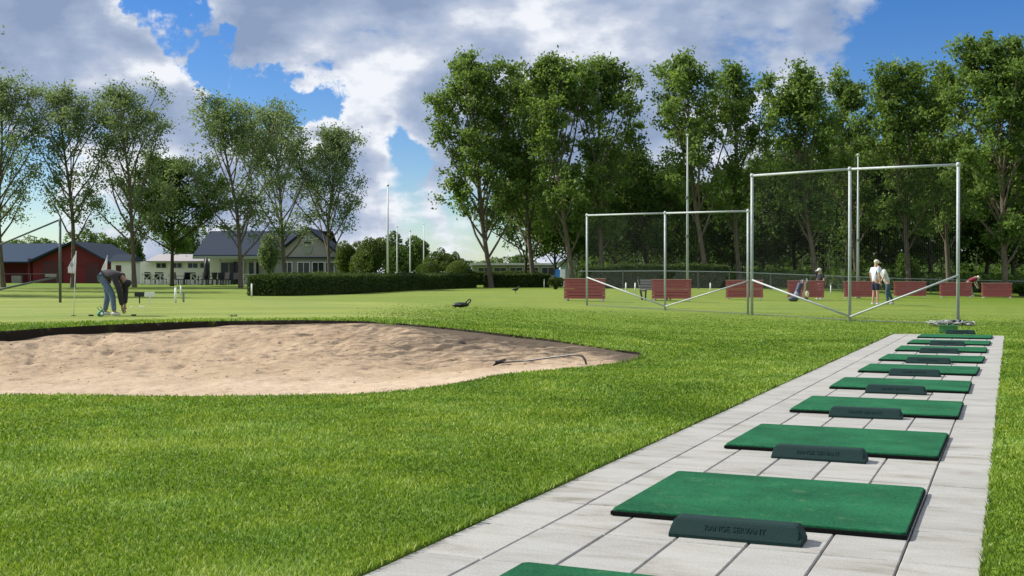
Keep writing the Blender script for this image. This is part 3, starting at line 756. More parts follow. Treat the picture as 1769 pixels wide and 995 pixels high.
def bench():
    q = P(1118, 48.6); t = thing('garden_bench', 'grey slatted bench seen from the end beside a red divider', 'bench', q, R(22))
    w = 1.3
    for k in range(4): MB().box((0.45, .30 + .06 * (k), .48 + .115 * k), (w, .03, .095), M=Matrix.Rotation(R(-26), 4, 'X')).build('back_slat', M_wood, t)
    for k in range(4): MB().box((0.45, -.16 + .11 * k, .44), (w, .09, .03)).build('seat_slat', M_wood, t)
    for s in (-.15, 1.05):
        b = MB(); b.beam((s, .16, 0.0), (s, .50, .92), .06, .06, (1, 0, 0)); b.build('rear_leg', M_dark, t)
        b = MB(); b.beam((s, -.12, 0), (s, -.16, .44), .05, .05, (1, 0, 0)); b.beam((s, -.2, .40), (s, .32, .40), .05, .05, (1, 0, 0)); b.build('front_leg', M_dark, t)
bench()

# ------------------------------------------------------------ fence of wire mesh behind the range
def wire_fence():
    A = [(1000, 60), (1150, 62), (1260, 65), (1400, 68), (1560, 72), (1700, 76), (1880, 79)]
    pts = [P(px, d) for px, d in A]; o = pts[0]
    t = thing('wire_fence', 'low chain link fence between the driving range and the trees', 'fence', o)
    mesh = MB(); rail = MB(); n_all = 0
    for a, b_ in zip(pts[:-1], pts[1:]):
        a = a - o; b_ = b_ - o; L_ = (b_ - a).length; n = max(1, int(L_ / 2.5))
        rail.tube([a + Vector((0, 0, .98)), b_ + Vector((0, 0, .98))], .022, 5)
        for k in range(n):
            q = a.lerp(b_, k / n); MB().tube([q, q + Vector((0, 0, 1.02))], .028, 6).build('fence_post', M_wire, t); n_all += 1
        m = int(L_ / .09)
        for k in range(-10, m):
            for s in (0, 1):
                k0, k1 = (k, k + 10) if s == 0 else (k + 10, k)
                f0, f1 = k0 / m, k1 / m
                if min(f0, f1) < 0 or max(f0, f1) > 1: continue
                mesh.tube([a.lerp(b_, f0) + Vector((0, 0, .03)), a.lerp(b_, f1) + Vector((0, 0, .97))], .0026, 3, False)
    rail.build('top_rail', M_galv, t); mesh.build('wire_mesh', M_wire, t)
wire_fence()

# ------------------------------------------------------------ poles
def pole(px, d, top_py, r, name, label, cat, mat, base=None, group=None, knob=True):
    q = P(px, d); h = ZP(top_py, d) - q.z
    t = thing(name, label, cat, q, 0, group)
    MB().tube([(0, 0, -.05), (0, 0, h * .5), (0, 0, h)], [r, r * .85, r * .5], 10).build('pole', mat, t, True)
    if knob: MB().ell((0, 0, h + r), (r * 1.3, r * 1.3, r * 1.1), 8, 6).build('finial', mat, t, True)
    MB().tube([(0, 0, -.05), (0, 0, .25)], r * 1.9, 10).build('base_sleeve', M_galv, t, True)
    return t, h
t, h = pole(1187.5, 58.5, 236, .068, 'net_mast', 'tall pale steel mast rising above the low net frame', 'mast', M_galv)
for z in (h * .35, h * .6): MB().tube([(0, 0, z), (0, 0, z + .12)], .10, 10).build('collar', M_wire, t)
t, h = pole(1482, 60.5, 270, .07, 'net_mast', 'shorter pale steel mast seen through the tall net frame', 'mast', M_galv)
for z in (h * .4,): MB().tube([(0, 0, z), (0, 0, z + .12)], .085, 10).build('collar', M_wire, t)
for px, d, ty, lab in ((670, 92, 322, 'white flagpole behind the long hedge, tallest and leftmost of four'), (686, 112, 393, 'white flagpole second from the left behind the hedge'),
                       (708.5, 108, 400, 'white flagpole third from the left behind the hedge'), (732, 135, 388, 'thin white flagpole, rightmost of the four behind the hedge')):
    pole(px, d, ty, .09 if px == 670 else .075, 'flagpole', lab, 'flagpole', M_white, group='white flagpoles behind the hedge')

# ------------------------------------------------------------ golf flags and green furniture
def flags():
    for px, d, top, lab, bot in ((127, 25.8, 434, 'white flag on a thin stick in the putting green, left of the golfer', 545), (182, 36, 441, 'white flag rising just behind the bending golfer', 520)):
        q = P(px, d); h = ZP(top, d) - q.z
        t = thing('golf_flag', lab, 'flag', q, 0, 'practice flags on the putting green')
        MB().tube([(0, 0, -.02), (.06, 0, h)], .0075, 7).build('stick', M_white, t, True)
        # drooping cloth
        nx_, nz_ = 8, 12; vs = []; fs = []; Hf = .50 if px == 127 else .60
        for j in range(nz_ + 1):
            for i in range(nx_ + 1):
                a = i / nx_; bz = j / nz_
                wd = (.17 if px == 127 else .17) * (.12 + .88 * min(1, bz * 1.35)) * (1 if bz < .74 else 1 - .9 * (bz - .74) * (1.2 - a))
                x = .06 * (1 - bz * .33) - a * wd + .014; z = h - Hf * bz * (1.0 - .06 * a) - a * .02
                vs.append((x, .028 * math.sin(a * 8 + bz * 3) * a ** .5 - .01, z))
        for j in range(nz_):
            for i in range(nx_): fs.append((j * (nx_ + 1) + i, j * (nx_ + 1) + i + 1, (j + 1) * (nx_ + 1) + i + 1, (j + 1) * (nx_ + 1) + i))
        f = MB().add(vs, fs).build('flag_cloth', M_cloth, t, True)
        md = f.modifiers.new('thick', 'SOLIDIFY'); md.thickness = .003
        if px == 127:
            b = MB(); b.ell((-.03, -.03, h - .30), (.035, .004, .05), 10, 6); b.build('printed_mark', plain('flag_print', (.32, .36, .45), .8, .1, 5, 0), f)
        MB().tube([(0, 0, -.01), (0, 0, .015)], .052, 14).build('cup', M_dark, t)
M_cloth = leafmat('white_cloth', (.84, .80, .86), (.84, .80, .86), .12, .8, .1)
flags()
def signs():
    for px, d, col, lab in ((241, 34.0, M_dark, 'small black tee sign on a peg beside the putting green'), (259, 34.0, M_white, 'small white tee sign on a peg beside the putting green')):
        q = P(px, d); t = thing('tee_sign', lab, 'sign', q, R(-4))
        MB().box((0, 0, .12), (.03, .02, .26)).build('peg', col, t)
        MB().box((0, -.015, .27), (.30, .012, .14), bev=.004).build('plate', col, t)
    for px, d, h, lab in ((303, 34.5, .45, 'white distance stake on the grass right of the white sign'), (312, 52, .46, 'white stake on the grass in front of the terrace'), (434.5, 49, .56, 'white stake at the left end of the long hedge'),
                          (1081, 57, .42, 'thin white stake in front of the wire fence, first from the left'), (1097, 57, .42, 'thin white stake in front of the wire fence, second from the left'), (1227, 60, .42, 'thin white stake in front of the wire fence behind the low net frame'),
                          (940, 84, .62, 'white stake at the right end of the short hedge, left one of two'), (950, 84, .7, 'white stake at the right end of the short hedge, right one of two'), (1435, 64, .5, 'white stake by the fence left of the tall mast')):
        q = P(px, d); t = thing('stake', lab, 'stake', q)
        MB().tube([(0, 0, -.03), (.01, 0, h)], .034 if h < .5 or px < 500 else .028, 8).build('shaft', M_white, t, True)
        MB().ell((.01, 0, h + .01), (.037, .037, .025), 8, 6).build('cap', M_whiteold, t, True)
    for px, d, lab in ((157, 25.7, 'black ball cup ring on the green just left of the golfer'), (231, 25.7, 'black ball cup ring on the green just right of the golfer')):
        q = P(px, d); o = MB(); o.tube([(0, 0, 0), (0, 0, .035)], .055, 14); oo = o.build('cup_marker', M_dark); oo.location = q; tag(oo, lab, 'cup marker')
    rg = random.Random(8)
    for px, d in ((226, 30.5), (229, 30.3), (243, 30.4), (246, 30.6), (241, 30.9), (249, 30.2)):
        q = P(px, d); o = MB().ell((0, 0, .022), (.022, .022, .022), 8, 6).build('golf_ball', M_white, None, True); o.location = q
        tag(o, 'white golf ball lying on the putting green behind the golfer', 'golf ball', 'golf balls on the putting green')
    q = P(317, 35.5); t = thing('stake', 'short brown wooden stake right of the white distance stake', 'stake', q)
    MB().box((0, 0, .14), (.05, .05, .3)).build('shaft', M_wood, t)
    # black bag left on the lawn
    q = P(796, 34); t = thing('holdall', 'black holdall with a raised loop handle lying on the lawn beyond the bunker', 'bag', q, R(-3))
    b = MB(); b.ell((0, 0, .075), (.25, .11, .075), 16, 8); b.ell((-.12, -.01, .06), (.14, .12, .058), 12, 8); b.build('bag_body', M_dark, t, True)
    b = MB(); b.tube([(.12, 0, .10), (.17, 0, .17), (.25, 0, .235), (.295, 0, .225), (.285, 0, .17), (.23, 0, .11), (.2, 0, .07)], [.02, .022, .02, .02, .02, .02, .02], 8); b.build('handle', M_dark, t, True)
    MB().box((-.05, -.11, .09), (.14, .012, .02)).build('pale_stripe', M_wood, t)
    # bird
    q = P(891, 56); t = thing('bird', 'small dark bird walking on the lawn in front of the short hedge', 'bird', q, R(10))
    M_bird = plain('dark_feathers', (.022, .026, .024), .6, .3, 20, .1)
    body = MB(); body.tube([(-.22, 0, .20), (-.14, 0, .20), (-.05, 0, .19), (.05, 0, .215), (.11, 0, .27), (.14, 0, .32), (.17, 0, .335), (.22, 0, .325)], [.010, .025, .06, .07, .045, .036, .034, .006], 10)
    body.build('body', M_bird, t, True)
    for s in (-.025, .025):
        MB().tube([(0.0, s, .15), (-.01, s, .08), (.01, s, 0), (.05, s, .004)], [.012, .006, .006, .005], 6).build('leg', M_dark, t)
        MB().ell((-.05, s * 2.3, .20), (.12, .02, .05), 8, 6).build('wing', M_bird, t, True)
    # weed tuft on the bunker rim
    q = P(402, 25); rgn = np.random.default_rng(2); b = MB()
    for k in range(36):
        a = rgn.uniform(0, 6.3); l = rgn.uniform(.03, .09); x, y = rgn.normal(0, .05), rgn.normal(0, .02)
        b.add([(x - .006, y, 0), (x + .006, y, 0), (x + math.cos(a) * l, y + math.sin(a) * l, l * .9)], [(0, 1, 2)])
    o = b.build('weed_tuft', M_weed); o.location = q; tag(o, 'small dark weed tuft on the putting green just above the bunker lip', 'weed')
M_weed = plain('weed_leaf', (.05, .075, .03), .7, .3, 20, 0)
signs()

def rake():
    def sp(px, d):
        x = XP(px, d); s = sdf(np.array([x]), np.array([d])); return Vector((x, d, float(sand_z(np.array([x]), np.array([d]), s)[0])))
    A = sp(876, 17.9); B = sp(1013, 16.9)
    t = thing('bunker_rake', 'black rake with a hooked handle lying on the bunker sand', 'rake', A, 0)
    b = MB(); l = B - A
    hb = Vector((-.10, .24, .03)); ha = Vector((-.22, -.16, .02)); 
    b.beam(ha + Vector((.06, 0, .05)), hb + Vector((.06, 0, .05)), .05, .03)
    for k in range(12):
        q = ha.lerp(hb, k / 11) + Vector((.06, 0, .05)); b.beam(q, q + Vector((-.06, .0, -.055)), .018, .012, (0, 1, .2))
    b.build('rake_head', M_dark, t)
    b = MB(); pr = [(0, 0.07), (.3, .10), (.6, .16), (.82, .20), (.90, .20), (.955, .17), (.985, .10), (1.0, .01)]
    pts = []
    for f, z in pr: 
        q = Vector((-.08, .02, 0)).lerp(l, f); pts.append((q.x, q.y, q.z + z * .75))
    b.tube(pts, [.013, .013, .013, .014, .016, .018, .018, .016], 8); b.build('handle', M_rakeh, t, True)
M_rakeh = plain('grey_black_handle', (.05, .048, .045), .35, .3, 6, .05)
rake()

# ------------------------------------------------------------ people
def skinned(verts, edges, radii, name, mat, parent, root=0, sub=2):
    me = bpy.data.meshes.new(name); me.from_pydata([tuple(v) for v in verts], edges, []); me.update()
    o = bpy.data.objects.new(name, me); COL.objects.link(o)
    sk = o.modifiers.new('s', 'SKIN'); sk.use_smooth_shade = True
    if not me.skin_vertices: me.attributes.new  # layer is created by the modifier below
    bpy.context.view_layer.objects.active = o
    if not me.skin_vertices:
        import bmesh
        bm = bmesh.new(); bm.from_mesh(me); bm.verts.layers.skin.verify(); bm.to_mesh(me); bm.free()
    for i, r in enumerate(radii):
        rr = r if isinstance(r, tuple) else (r, r)
        me.skin_vertices[0].data[i].radius = rr; me.skin_vertices[0].data[i].use_root = (i == root)
    ss = o.modifiers.new('d', 'SUBSURF'); ss.levels = sub; ss.render_levels = sub
    dg = bpy.context.evaluated_depsgraph_get(); nm = bpy.data.meshes.new_from_object(o.evaluated_get(dg))
    bpy.data.objects.remove(o); nm.name = name; nm.materials.clear(); nm.materials.append(mat)
    nm.polygons.foreach_set('use_smooth', [True] * len(nm.polygons))
    ob = bpy.data.objects.new(name, nm); COL.objects.link(ob); ob.parent = parent
    return ob
class Sk:
    def __init__(s): s.v = []; s.e = []; s.r = []; s.n = {}
    def a(s, name, p, r, par=None):
        s.n[name] = len(s.v); s.v.append(Vector(p)); s.r.append(r)
        if par is not None: s.e.append((s.n[par], s.n[name]))
        return s
    def build(s, name, mat, parent, sub=2): return skinned(s.v, s.e, s.r, name, mat, parent, 0, sub)
def person(J, label, loc, rz, skin, shirt, trousers, shoes, shorts=False, cap=None, hair=None, long_sleeve=False, cat='person'):
    """J: joint positions, local metres; x = facing direction"""
    t = thing('person', label, cat, loc, rz)
    V = {k: Vector(v) for k, v in J.items()}
    s = Sk(); hd = (V['head'] - V['neck']).normalized()
    s.a('pel', V['pel'], (.13, .10))
    s.a('wai', V['pel'].lerp(V['chest'], .45), (.12, .09), 'pel'); s.a('che', V['chest'], (.15, .105), 'wai')
    s.a('nec', V['neck'], .055, 'che'); s.a('jaw', V['head'] - hd * .06, (.062, .068), 'nec'); s.a('hea', V['head'] + hd * .02, (.074, .088), 'jaw'); s.a('crn', V['head'] + hd * .075, (.06, .07), 'hea')
    for q in 'LR':
        s.a('sh' + q, V['sh' + q], .055, 'che'); s.a('el' + q, V['el' + q], .040, 'sh' + q); s.a('wr' + q, V['wr' + q], .026, 'el' + q)
        dr = (V['wr' + q] - V['el' + q]).normalized(); sd_ = dr.cross(Vector((1, 0, 0.01))).normalized(); pl = V['wr' + q] + dr * .06
        s.a('pa' + q, pl, (.034, .018), 'wr' + q)
        for k, (off, ln) in enumerate(((-.030, .060), (-.010, .075), (.010, .070), (.030, .055))):
            f0 = pl + sd_ * off + dr * .02; s.a('f%d%s' % (k, q), f0, .009, 'pa' + q); s.a('g%d%s' % (k, q), f0 + dr * ln * .55 + Vector((.008, 0, 0)), .008, 'f%d%s' % (k, q)); s.a('h%d%s' % (k, q), f0 + dr * ln + Vector((.025, 0, 0)), .007, 'g%d%s' % (k, q))
        th = V['wr' + q] + dr * .03; s.a('t0' + q, th + Vector((.03, 0, 0)) + sd_ * -.01, .010, 'pa' + q); s.a('t1' + q, th + Vector((.045, 0, 0)) + dr * .045, .008, 't0' + q)
        s.a('hp' + q, V['hp' + q], .085, 'pel'); s.a('kn' + q, V['kn' + q], .055, 'hp' + q); s.a('ca' + q, V['kn' + q].lerp(V['an' + q], .35), .050, 'kn' + q); s.a('an' + q, V['an' + q], .034, 'ca' + q)
        s.a('to' + q, V['an' + q] + Vector(J.get('foot', (.13, 0, -.05))), .028, 'an' + q)
    body = s.build('body', skin, t)
    up = hd; fw = Vector(J.get('face', (1, 0, 0))); fw = (fw - up * fw.dot(up)).normalized(); sd2 = up.cross(fw)
    b = MB()
    hc = V['head'] + hd * .02
    b.tube([hc + fw * .075 + up * .015, hc + fw * .108 - up * .022], [.010, .016], 6)
    for k in (-1, 1): b.ell(hc + sd2 * .078 * k - up * .005, (.014, .018, .03), 8, 6)
    b.build('nose_and_ears', skin, body, True)
    b = MB()
    for k in (-1, 1): b.ell(hc + fw * .083 + sd2 * .03 * k + up * .012, (.010, .012, .007), 8, 6)
    b.build('eyes', M_dark, body, True)
    MB().tube([hc + fw * .082 - up * .05 + sd2 * .022, hc + fw * .086 - up * .05 - sd2 * .022], .005, 6).build('mouth', M_lip, body, True)
    # shirt
    s = Sk(); s.a('pel', V['pel'] - (V['chest'] - V['pel']).normalized() * .07, (.152, .120)); s.a('wai', V['pel'].lerp(V['chest'], .45), (.165, .155) if long_sleeve else (.155, .124), 'pel'); s.a('che', V['chest'], (.19, .17) if long_sleeve else (.182, .138), 'wai')
    s.a('col', V['neck'] + hd * .05 if long_sleeve else V['chest'].lerp(V['neck'], .62), (.10, .10) if long_sleeve else (.085, .08), 'che')
    for q in 'LR':
        s.a('sh' + q, V['sh' + q], .086, 'che')
        if long_sleeve: s.a('el' + q, V['el' + q], .072, 'sh' + q); s.a('cu' + q, V['el' + q].lerp(V['wr' + q], .9), .056, 'el' + q)
        else: s.a('sl' + q, V['sh' + q].lerp(V['el' + q], .7), .064, 'sh' + q)
    s.build('shirt', shirt, t)
    s = Sk(); s.a('pel', V['pel'] + (V['chest'] - V['pel']) * .12, (.146, .114)); s.a('p2', V['pel'] - (V['chest'] - V['pel']).normalized() * .02, (.150, .118), 'pel')
    for q in 'LR':
        s.a('hp' + q, V['hp' + q], .098, 'p2')
        if shorts: s.a('kn' + q, V['hp' + q].lerp(V['kn' + q], .92), .085, 'hp' + q)
        else: s.a('kn' + q, V['kn' + q], .074, 'hp' + q); s.a('ca' + q, V['kn' + q].lerp(V['an' + q], .5), .066, 'kn' + q); s.a('an' + q, V['an' + q] + Vector((0, 0, .01)), .056, 'ca' + q)
    s.build('shorts' if shorts else 'trousers', trousers, t)
    ft = Vector(J.get('foot', (.13, 0, -.05)))
    for q in 'LR':
        s = Sk(); an = V['an' + q]; s.a('a', an + Vector((0, 0, -.025)), .044); s.a('h', an + Vector((-ft.x * .35, -ft.y * .35, -.045)), .040, 'a'); 
        s.a('m', an + ft * .6 + Vector((0, 0, -.012)), (.046, .036), 'a'); s.a('t', an + ft * 1.15, (.042, .026), 'm'); s.build('shoe', shoes, t, 1)
    if cap:
        b = MB(); M = Matrix((sd2, fw, up)).transposed()
        b.ell(hc + up * .045, (.096, .112, .085), 14, 8, M); pk = hc + fw * .14 + up * .045
        b.ell(pk, (.075, .085, .012), 12, 6, M); b.build('cap', cap, t, True)
    if hair:
        b = MB(); M = Matrix((sd2, fw, up)).transposed(); b.ell(hc + up * .03 - fw * .018, (.086, .098, .088), 14, 8, M); b.build('hair', hair, t, True)
    return t
M_lip = plain('lips', (.35, .13, .11), .5, .05, 10, 0)
def fabric(n, c): return plain(n, c, .9, .15, 14, .35, bd=.02)
def people():
    st = dict(pel=(0, 0, .92), chest=(0.01, 0, 1.30), neck=(.02, 0, 1.50), head=(.05, 0, 1.62), face=(1, 0, -.25),
              shL=(0, .19, 1.40), elL=(-.04, .25, 1.13), wrL=(.05, .24, .90), shR=(0, -.19, 1.40), elR=(-.02, -.27, 1.13), wrR=(.03, -.27, .88),
              hpL=(0, .095, .88), knL=(.03, .12, .50), anL=(-.01, .14, .08), hpR=(0, -.095, .88), knR=(.02, -.12, .50), anR=(0, -.15, .08))
    person(st, 'man in pale cap, white shirt and navy shorts standing before the red dividers', P(1512, 45), R(20), M_skin, fabric('white_shirt', (.62, .66, .78)), fabric('navy_shorts', (.018, .022, .055)), M_white, True, cap=fabric('cream_cap', (.75, .70, .58)))
    s2 = dict(pel=(0, 0, .88), chest=(.16, 0, 1.22), neck=(.27, 0, 1.39), head=(.36, 0, 1.46), face=(.7, 0, -.7),
              shL=(.16, .19, 1.32), elL=(.24, .25, 1.06), wrL=(.36, .16, .86), shR=(.16, -.19, 1.32), elR=(.22, -.26, 1.05), wrR=(.34, -.16, .84),
              hpL=(0, .095, .85), knL=(.05, .10, .48), anL=(.02, .12, .08), hpR=(-.01, -.095, .85), knR=(-.10, -.13, .47), anR=(-.28, -.15, .08), foot=(.13, 0, -.05))
    person(s2, 'bald man in pale shirt and blue trousers leaning over beside the man in shorts', P(1533, 45.6), R(180), M_skinpale, fabric('pale_shirt', (.60, .63, .66)), fabric('dark_jeans', (.05, .09, .13)), plain('grey_shoes', (.5, .5, .48), .7, .1, 10, .1))
    g = dict(pel=(-.13, 0, .90), chest=(.16, 0, .96), neck=(.29, 0, .90), head=(.39, 0, .77), face=(.25, 0, -1),
             shL=(.22, .18, .90), elL=(.31, .18, .60), wrL=(.33, .10, .22), shR=(.22, -.18, .88), elR=(.35, -.19, .58), wrR=(.36, -.08, .19),
             hpL=(-.15, .095, .86), knL=(-.08, .11, .47), anL=(-.16, .12, .09), hpR=(-.12, -.095, .86), knR=(.14, -.11, .48), anR=(.20, -.14, .09))
    GOLF = person(g, 'golfer in dark jacket and blue jeans bending down on the putting green', P(188, 25.8), R(-8), plain('tan_skin', (.33, .18, .12), .6, .06, 10, .05), fabric('charcoal_jacket', (.032, .028, .032)), fabric('blue_jeans', (.12, .17, .25)), plain('white_shoes', (.6, .6, .6), .6, .1, 10, .1), cap=fabric('black_cap', (.02, .018, .020)), long_sleeve=True)
    # green ball bag by the golfer's foot
    q = P(174.5, 25.45); t = thing('ball_bag', 'green and white ball bag standing at the feet of the golfer', 'bag', q)
    M_g = plain('green_bag', (.02, .22, .13), .6, .2, 20, .3)
    b = MB(); b.ell((0, 0, .07), (.075, .055, .075), 12, 8); b.ell((-.04, .0, .05), (.05, .05, .05), 10, 6); b.build('bag_body', M_g, t, True)
    MB().tube([(-.03, 0, .13), (-.09, 0, .20), (-.02, 0, .23), (.04, 0, .13)], .008, 6).build('strap', M_g, t, True)
    MB().ell((.035, -.045, .06), (.035, .02, .035), 8, 6).build('white_pocket', M_white, t, True)
    # person in red bending between two dividers
    q = P(1676, 71)
    r = dict(pel=(-.15, 0, .90), chest=(.15, 0, 1.10), neck=(.30, 0, 1.20), head=(.42, 0, 1.20), face=(.6, 0, -.8),
             shL=(.22, .18, 1.10), elL=(.33, .18, .84), wrL=(.42, .12, .62), shR=(.22, -.18, 1.10), elR=(.33, -.19, .84), wrR=(.44, -.1, .62),
             hpL=(-.15, .095, .86), knL=(-.08, .11, .47), anL=(-.12, .12, .08), hpR=(-.12, -.095, .86), knR=(.05, -.11, .48), anR=(.08, -.14, .08))
    person(r, 'person in dark red shirt and pale cap bending between the two rightmost dividers', q, R(-5), M_skinpale, fabric('red_shirt', (.25, .03, .06)), fabric('khaki', (.25, .23, .18)), M_white, cap=fabric('pale_cap', (.7, .62, .45)))
    # person crouching behind the fourth divider
    q = P(1417, 56.6)
    c = {k: (v[0], v[1], v[2] * .86) for k, v in st.items()}; c['face'] = (1, 0, -.4)
    person(c, 'person in dark clothes and white cap behind the divider with golf bags', q, R(200), M_skin, fabric('black_top', (.02, .022, .035)), fabric('grey_trousers', (.35, .36, .36)), M_white, cap=fabric('white_cap', (.7, .7, .72)))
people()

def bags():
    def bag(px, d, lab, mat, mat2, lean, rz, hh, r):
        q = P(px, d); t = thing('golf_bag', lab, 'golf bag', q, rz)
        top = Vector((lean, .12, hh)); k = [Vector((0, 0, .06)).lerp(top, f) for f in (0, .06, .3, .6, .92, 1)]
        MB().tube(k, [r * .9, r, r * 1.02, r * .92, r * 1.05, r * 1.05], 12).build('bag_body', mat, t, True)
        b = MB(); m = Vector((0, -r * .9, .3)) + Vector((lean * .3, 0, 0)); b.ell(m, (r * .75, r * .45, .16), 10, 8); b.build('pocket', mat2, t, True)
        b = MB(); rg = random.Random(int(px))
        for i in range(5):
            a = k[-1] + Vector((rg.uniform(-.06, .06), rg.uniform(-.05, .05), -.05)); e = a + (top.normalized() * rg.uniform(.12, .22)) + Vector((rg.uniform(-.03, .03), 0, 0)); b.tube([a, e], .008, 5); b.ell(e, (.035, .02, .022), 8, 6)
        b.build('clubs', M_galv, t, True)
        for s in (-1, 1): MB().tube([k[4] + Vector((0, .06, 0)), (lean + .18 * s, .42, 0)], .010, 5).build('stand_leg', M_galv, t)
    bag(1372, 52.3, 'navy golf bag with pale side leaning towards the red divider', plain('navy_bag', (.035, .045, .10), .6, .2, 15, .2), plain('lilac_pocket', (.35, .36, .48), .6, .1, 15, .2), .30, R(-10), .82, .13)
    bag(1392, 54.2, 'brown golf bag with a pale yellow towel in front of the divider middle', plain('brown_bag', (.12, .09, .04), .7, .2, 15, .2), plain('yellow_towel', (.70, .70, .42), .9, .1, 15, .2), .10, R(8), .86, .12)
    q = P(1366, 51.9); t = thing('shoulder_bag', 'dark rounded bag lying on the grass at the foot of the navy golf bag', 'bag', q)
    MB().ell((.12, 0, .12), (.24, .16, .13), 12, 8).build('bag_body', plain('slate_bag', (.05, .065, .08), .6, .2, 15, .2), t, True)
    MB().tube([(.0, 0, .2), (.1, 0, .3), (.2, 0, .2)], .012, 6).build('strap', M_dark, t, True)
bags()

# ------------------------------------------------------------ trees
def tubes_np(tubes, sides):
    """vectorless tube builder returning verts, faces"""
    b = MB()
    for pts, rad, n in tubes: b.tube(pts, rad, n, False)
    return b
def leaf_mesh(C, rng, size, name, mat, parent, up=.3, aspect=.55, col=None):
    n = len(C)
    d = rng.normal(size=(n, 3)); d /= np.linalg.norm(d, axis=1)[:, None] + 1e-9
    e = rng.normal(size=(n, 3)); e -= d * (e * d).sum(1)[:, None]; e /= np.linalg.norm(e, axis=1)[:, None] + 1e-9
    L_ = size * rng.uniform(.6, 1.25, n)[:, None]
    a = d * L_ * .5; b = e * L_ * .5 * aspect
    V_ = np.stack([C - a, C + b - a * .15, C + a, C - b - a * .15], 1).reshape(-1, 3)
    i = np.arange(n) * 4
    if col is None: col = np.full(n, .5)
    r = np.clip(col + rng.normal(0, .17, n), 0, 1)
    return np_mesh(name, V_, [np.stack([i, i + 1, i + 2, i + 3], 1)], mat, parent, attrs={'rnd': np.repeat(r, 4)})
def make_tree(name, label, px, d, top_py, w_px, lmat, bmat, seed, crown0=.28, bend=(0, 0), nl=22, leaves=9000, leaf=.21, up=.9, rfac=.013, sig=.42, group=None, dx_px=0, dens_top=1.0, xr=1.0, extra_bare=0, cat='tree'):
    rg = random.Random(seed); rng = np.random.default_rng(seed)
    crown0 = crown0 * (.78 if lmat is LF_wil else .62 if lmat is LF_pop else 1)
    leaves = int(leaves * (1.3 if lmat is LF_wil else 1.65)); w_px = w_px * 1.08; top_py = top_py + (HY - top_py) * .045
    q = P(px, d); H_ = ZP(top_py, d) - q.z; Rr = w_px / FPX * d / 2; lean = dx_px / FPX * d
    t = thing(name, label, cat, q, 0, group)
    pts = []; K = 12; ph = rg.uniform(0, 6)
    for i in range(K + 1):
        f = i / K
        x = lean * f ** 1.1 + bend[0] * math.sin(math.pi * f) + math.sin(f * 7 + ph) * .012 * H_ * f; y = bend[1] * f + math.cos(f * 6 + ph) * .010 * H_ * f
        pts.append(Vector((x, y, H_ * .94 * f - (.1 if i == 0 else 0))))
    r0 = H_ * rfac; rad = [r0 * (1.35 if i == 0 else 1) * (1 - i / K) ** .75 + .018 for i in range(K + 1)]
    b = MB(); b.tube(pts, rad, 9, False)
    def at(f):
        f = min(max(f, 0), .999) * K; i = int(f); return pts[i].lerp(pts[i + 1], f - i), rad[i]
    cl = []
    for i in range(nl):
        rel = (i + rg.random()) / nl; f = crown0 + (1 - crown0) * .93 * rel
        s, rr = at(f); az = i * 2.4 + rg.uniform(-.6, .6)
        prof = (.62 + .48 * math.sin(math.pi * min(1, rel * .95 + .12))) * (1 - .35 * rel ** 2)
        Ln = Rr * prof * rg.choice((.45, .7, .9, 1.05, 1.2, 1.35)) * rg.uniform(.9, 1.1) * 1.1; el = R(rg.uniform(18, 42) + up * 30 * rel) if up < .7 else R(rg.uniform(34, 52) + 22 * rel) if up < 1.05 else R(rg.uniform(40, 60) + 20 * rel)
        dirv = Vector((math.cos(az) * math.cos(el), math.sin(az) * math.cos(el) * .95, math.sin(el)))
        Lt = min(Ln / max(.35, math.cos(el)), (1.04 - f) * H_ * rg.uniform(.62, 1.12) + Rr * .10)
        lp = [s]; cur = s.copy(); dv = dirv.copy()
        for k in range(5):
            dv = (dv + Vector((rg.uniform(-.18, .18), rg.uniform(-.18, .18), .13 * up))).normalized(); cur = cur + dv * Lt / 5; lp.append(cur.copy())
        r1 = min(rr * .5, .02 + Lt * .016); b.tube(lp, [r1 * (1 - k / 6) + .008 for k in range(6)], 5, False)
        ns = 6 + int(Lt * 1.4)
        for k in range(ns):
            g = .28 + .72 * (k + rg.random() * .8) / ns; gi = min(g, .999) * 5; j = int(gi); p = lp[j].lerp(lp[j + 1], gi - j)
            dd = (dv * .6 + Vector((rg.gauss(0, .7), rg.gauss(0, .7), rg.uniform(-.25, .9)))).normalized()
            l2 = (.30 * Lt * (1.25 - g) + .35) * rg.uniform(.6, 1.3); e = p + dd * l2
            b.tube([p, p.lerp(e, .5) + Vector((0, 0, .04)), e], [.014, .010, .005], 3, False)
            if rg.random() > .22: cl.append((e, sig * rg.uniform(.6, 1.35), 1.0))
            if rg.random() > .35: cl.append((p.lerp(e, .6), sig * rg.uniform(.5, 1), .7))
        cl.append((lp[-1], sig * .8, 1.0))
    for k in range(4):
        a = pts[-2 - k % 3]; e = pts[-1] + Vector((rg.gauss(0, .45), rg.gauss(0, .45), rg.uniform(-.2, H_ * .07))); b.tube([a, a.lerp(e, .5), e], [.03, .02, .006], 4, False)
        for g in (.3, .55, .75, .9, 1.0): cl.append((a.lerp(e, g) + Vector((rg.gauss(0, .1), 0, 0)), sig * .5, .9))
    b.build('trunk', bmat, t, True)
    wts = np.array([c[1] ** 2 * c[2] for c in cl]); cnt = rng.multinomial(leaves, wts / wts.sum())
    C = []; colr = []
    for (c, sg, _), n in zip(cl, cnt):
        if n == 0: continue
        o = rng.normal(size=(n, 3)) * np.array([sg, sg, sg * .75]) * .62
        C.append(np.array(c)[None] + o); colr.append(np.full(n, rg.uniform(.08, .85)) + o[:, 2] * .2)
    C = np.concatenate(C); colr = np.concatenate(colr)
    if xr != 1.0:
        pass
    leaf_mesh(C, rng, leaf, 'crown', lmat, t, col=colr)
    return t

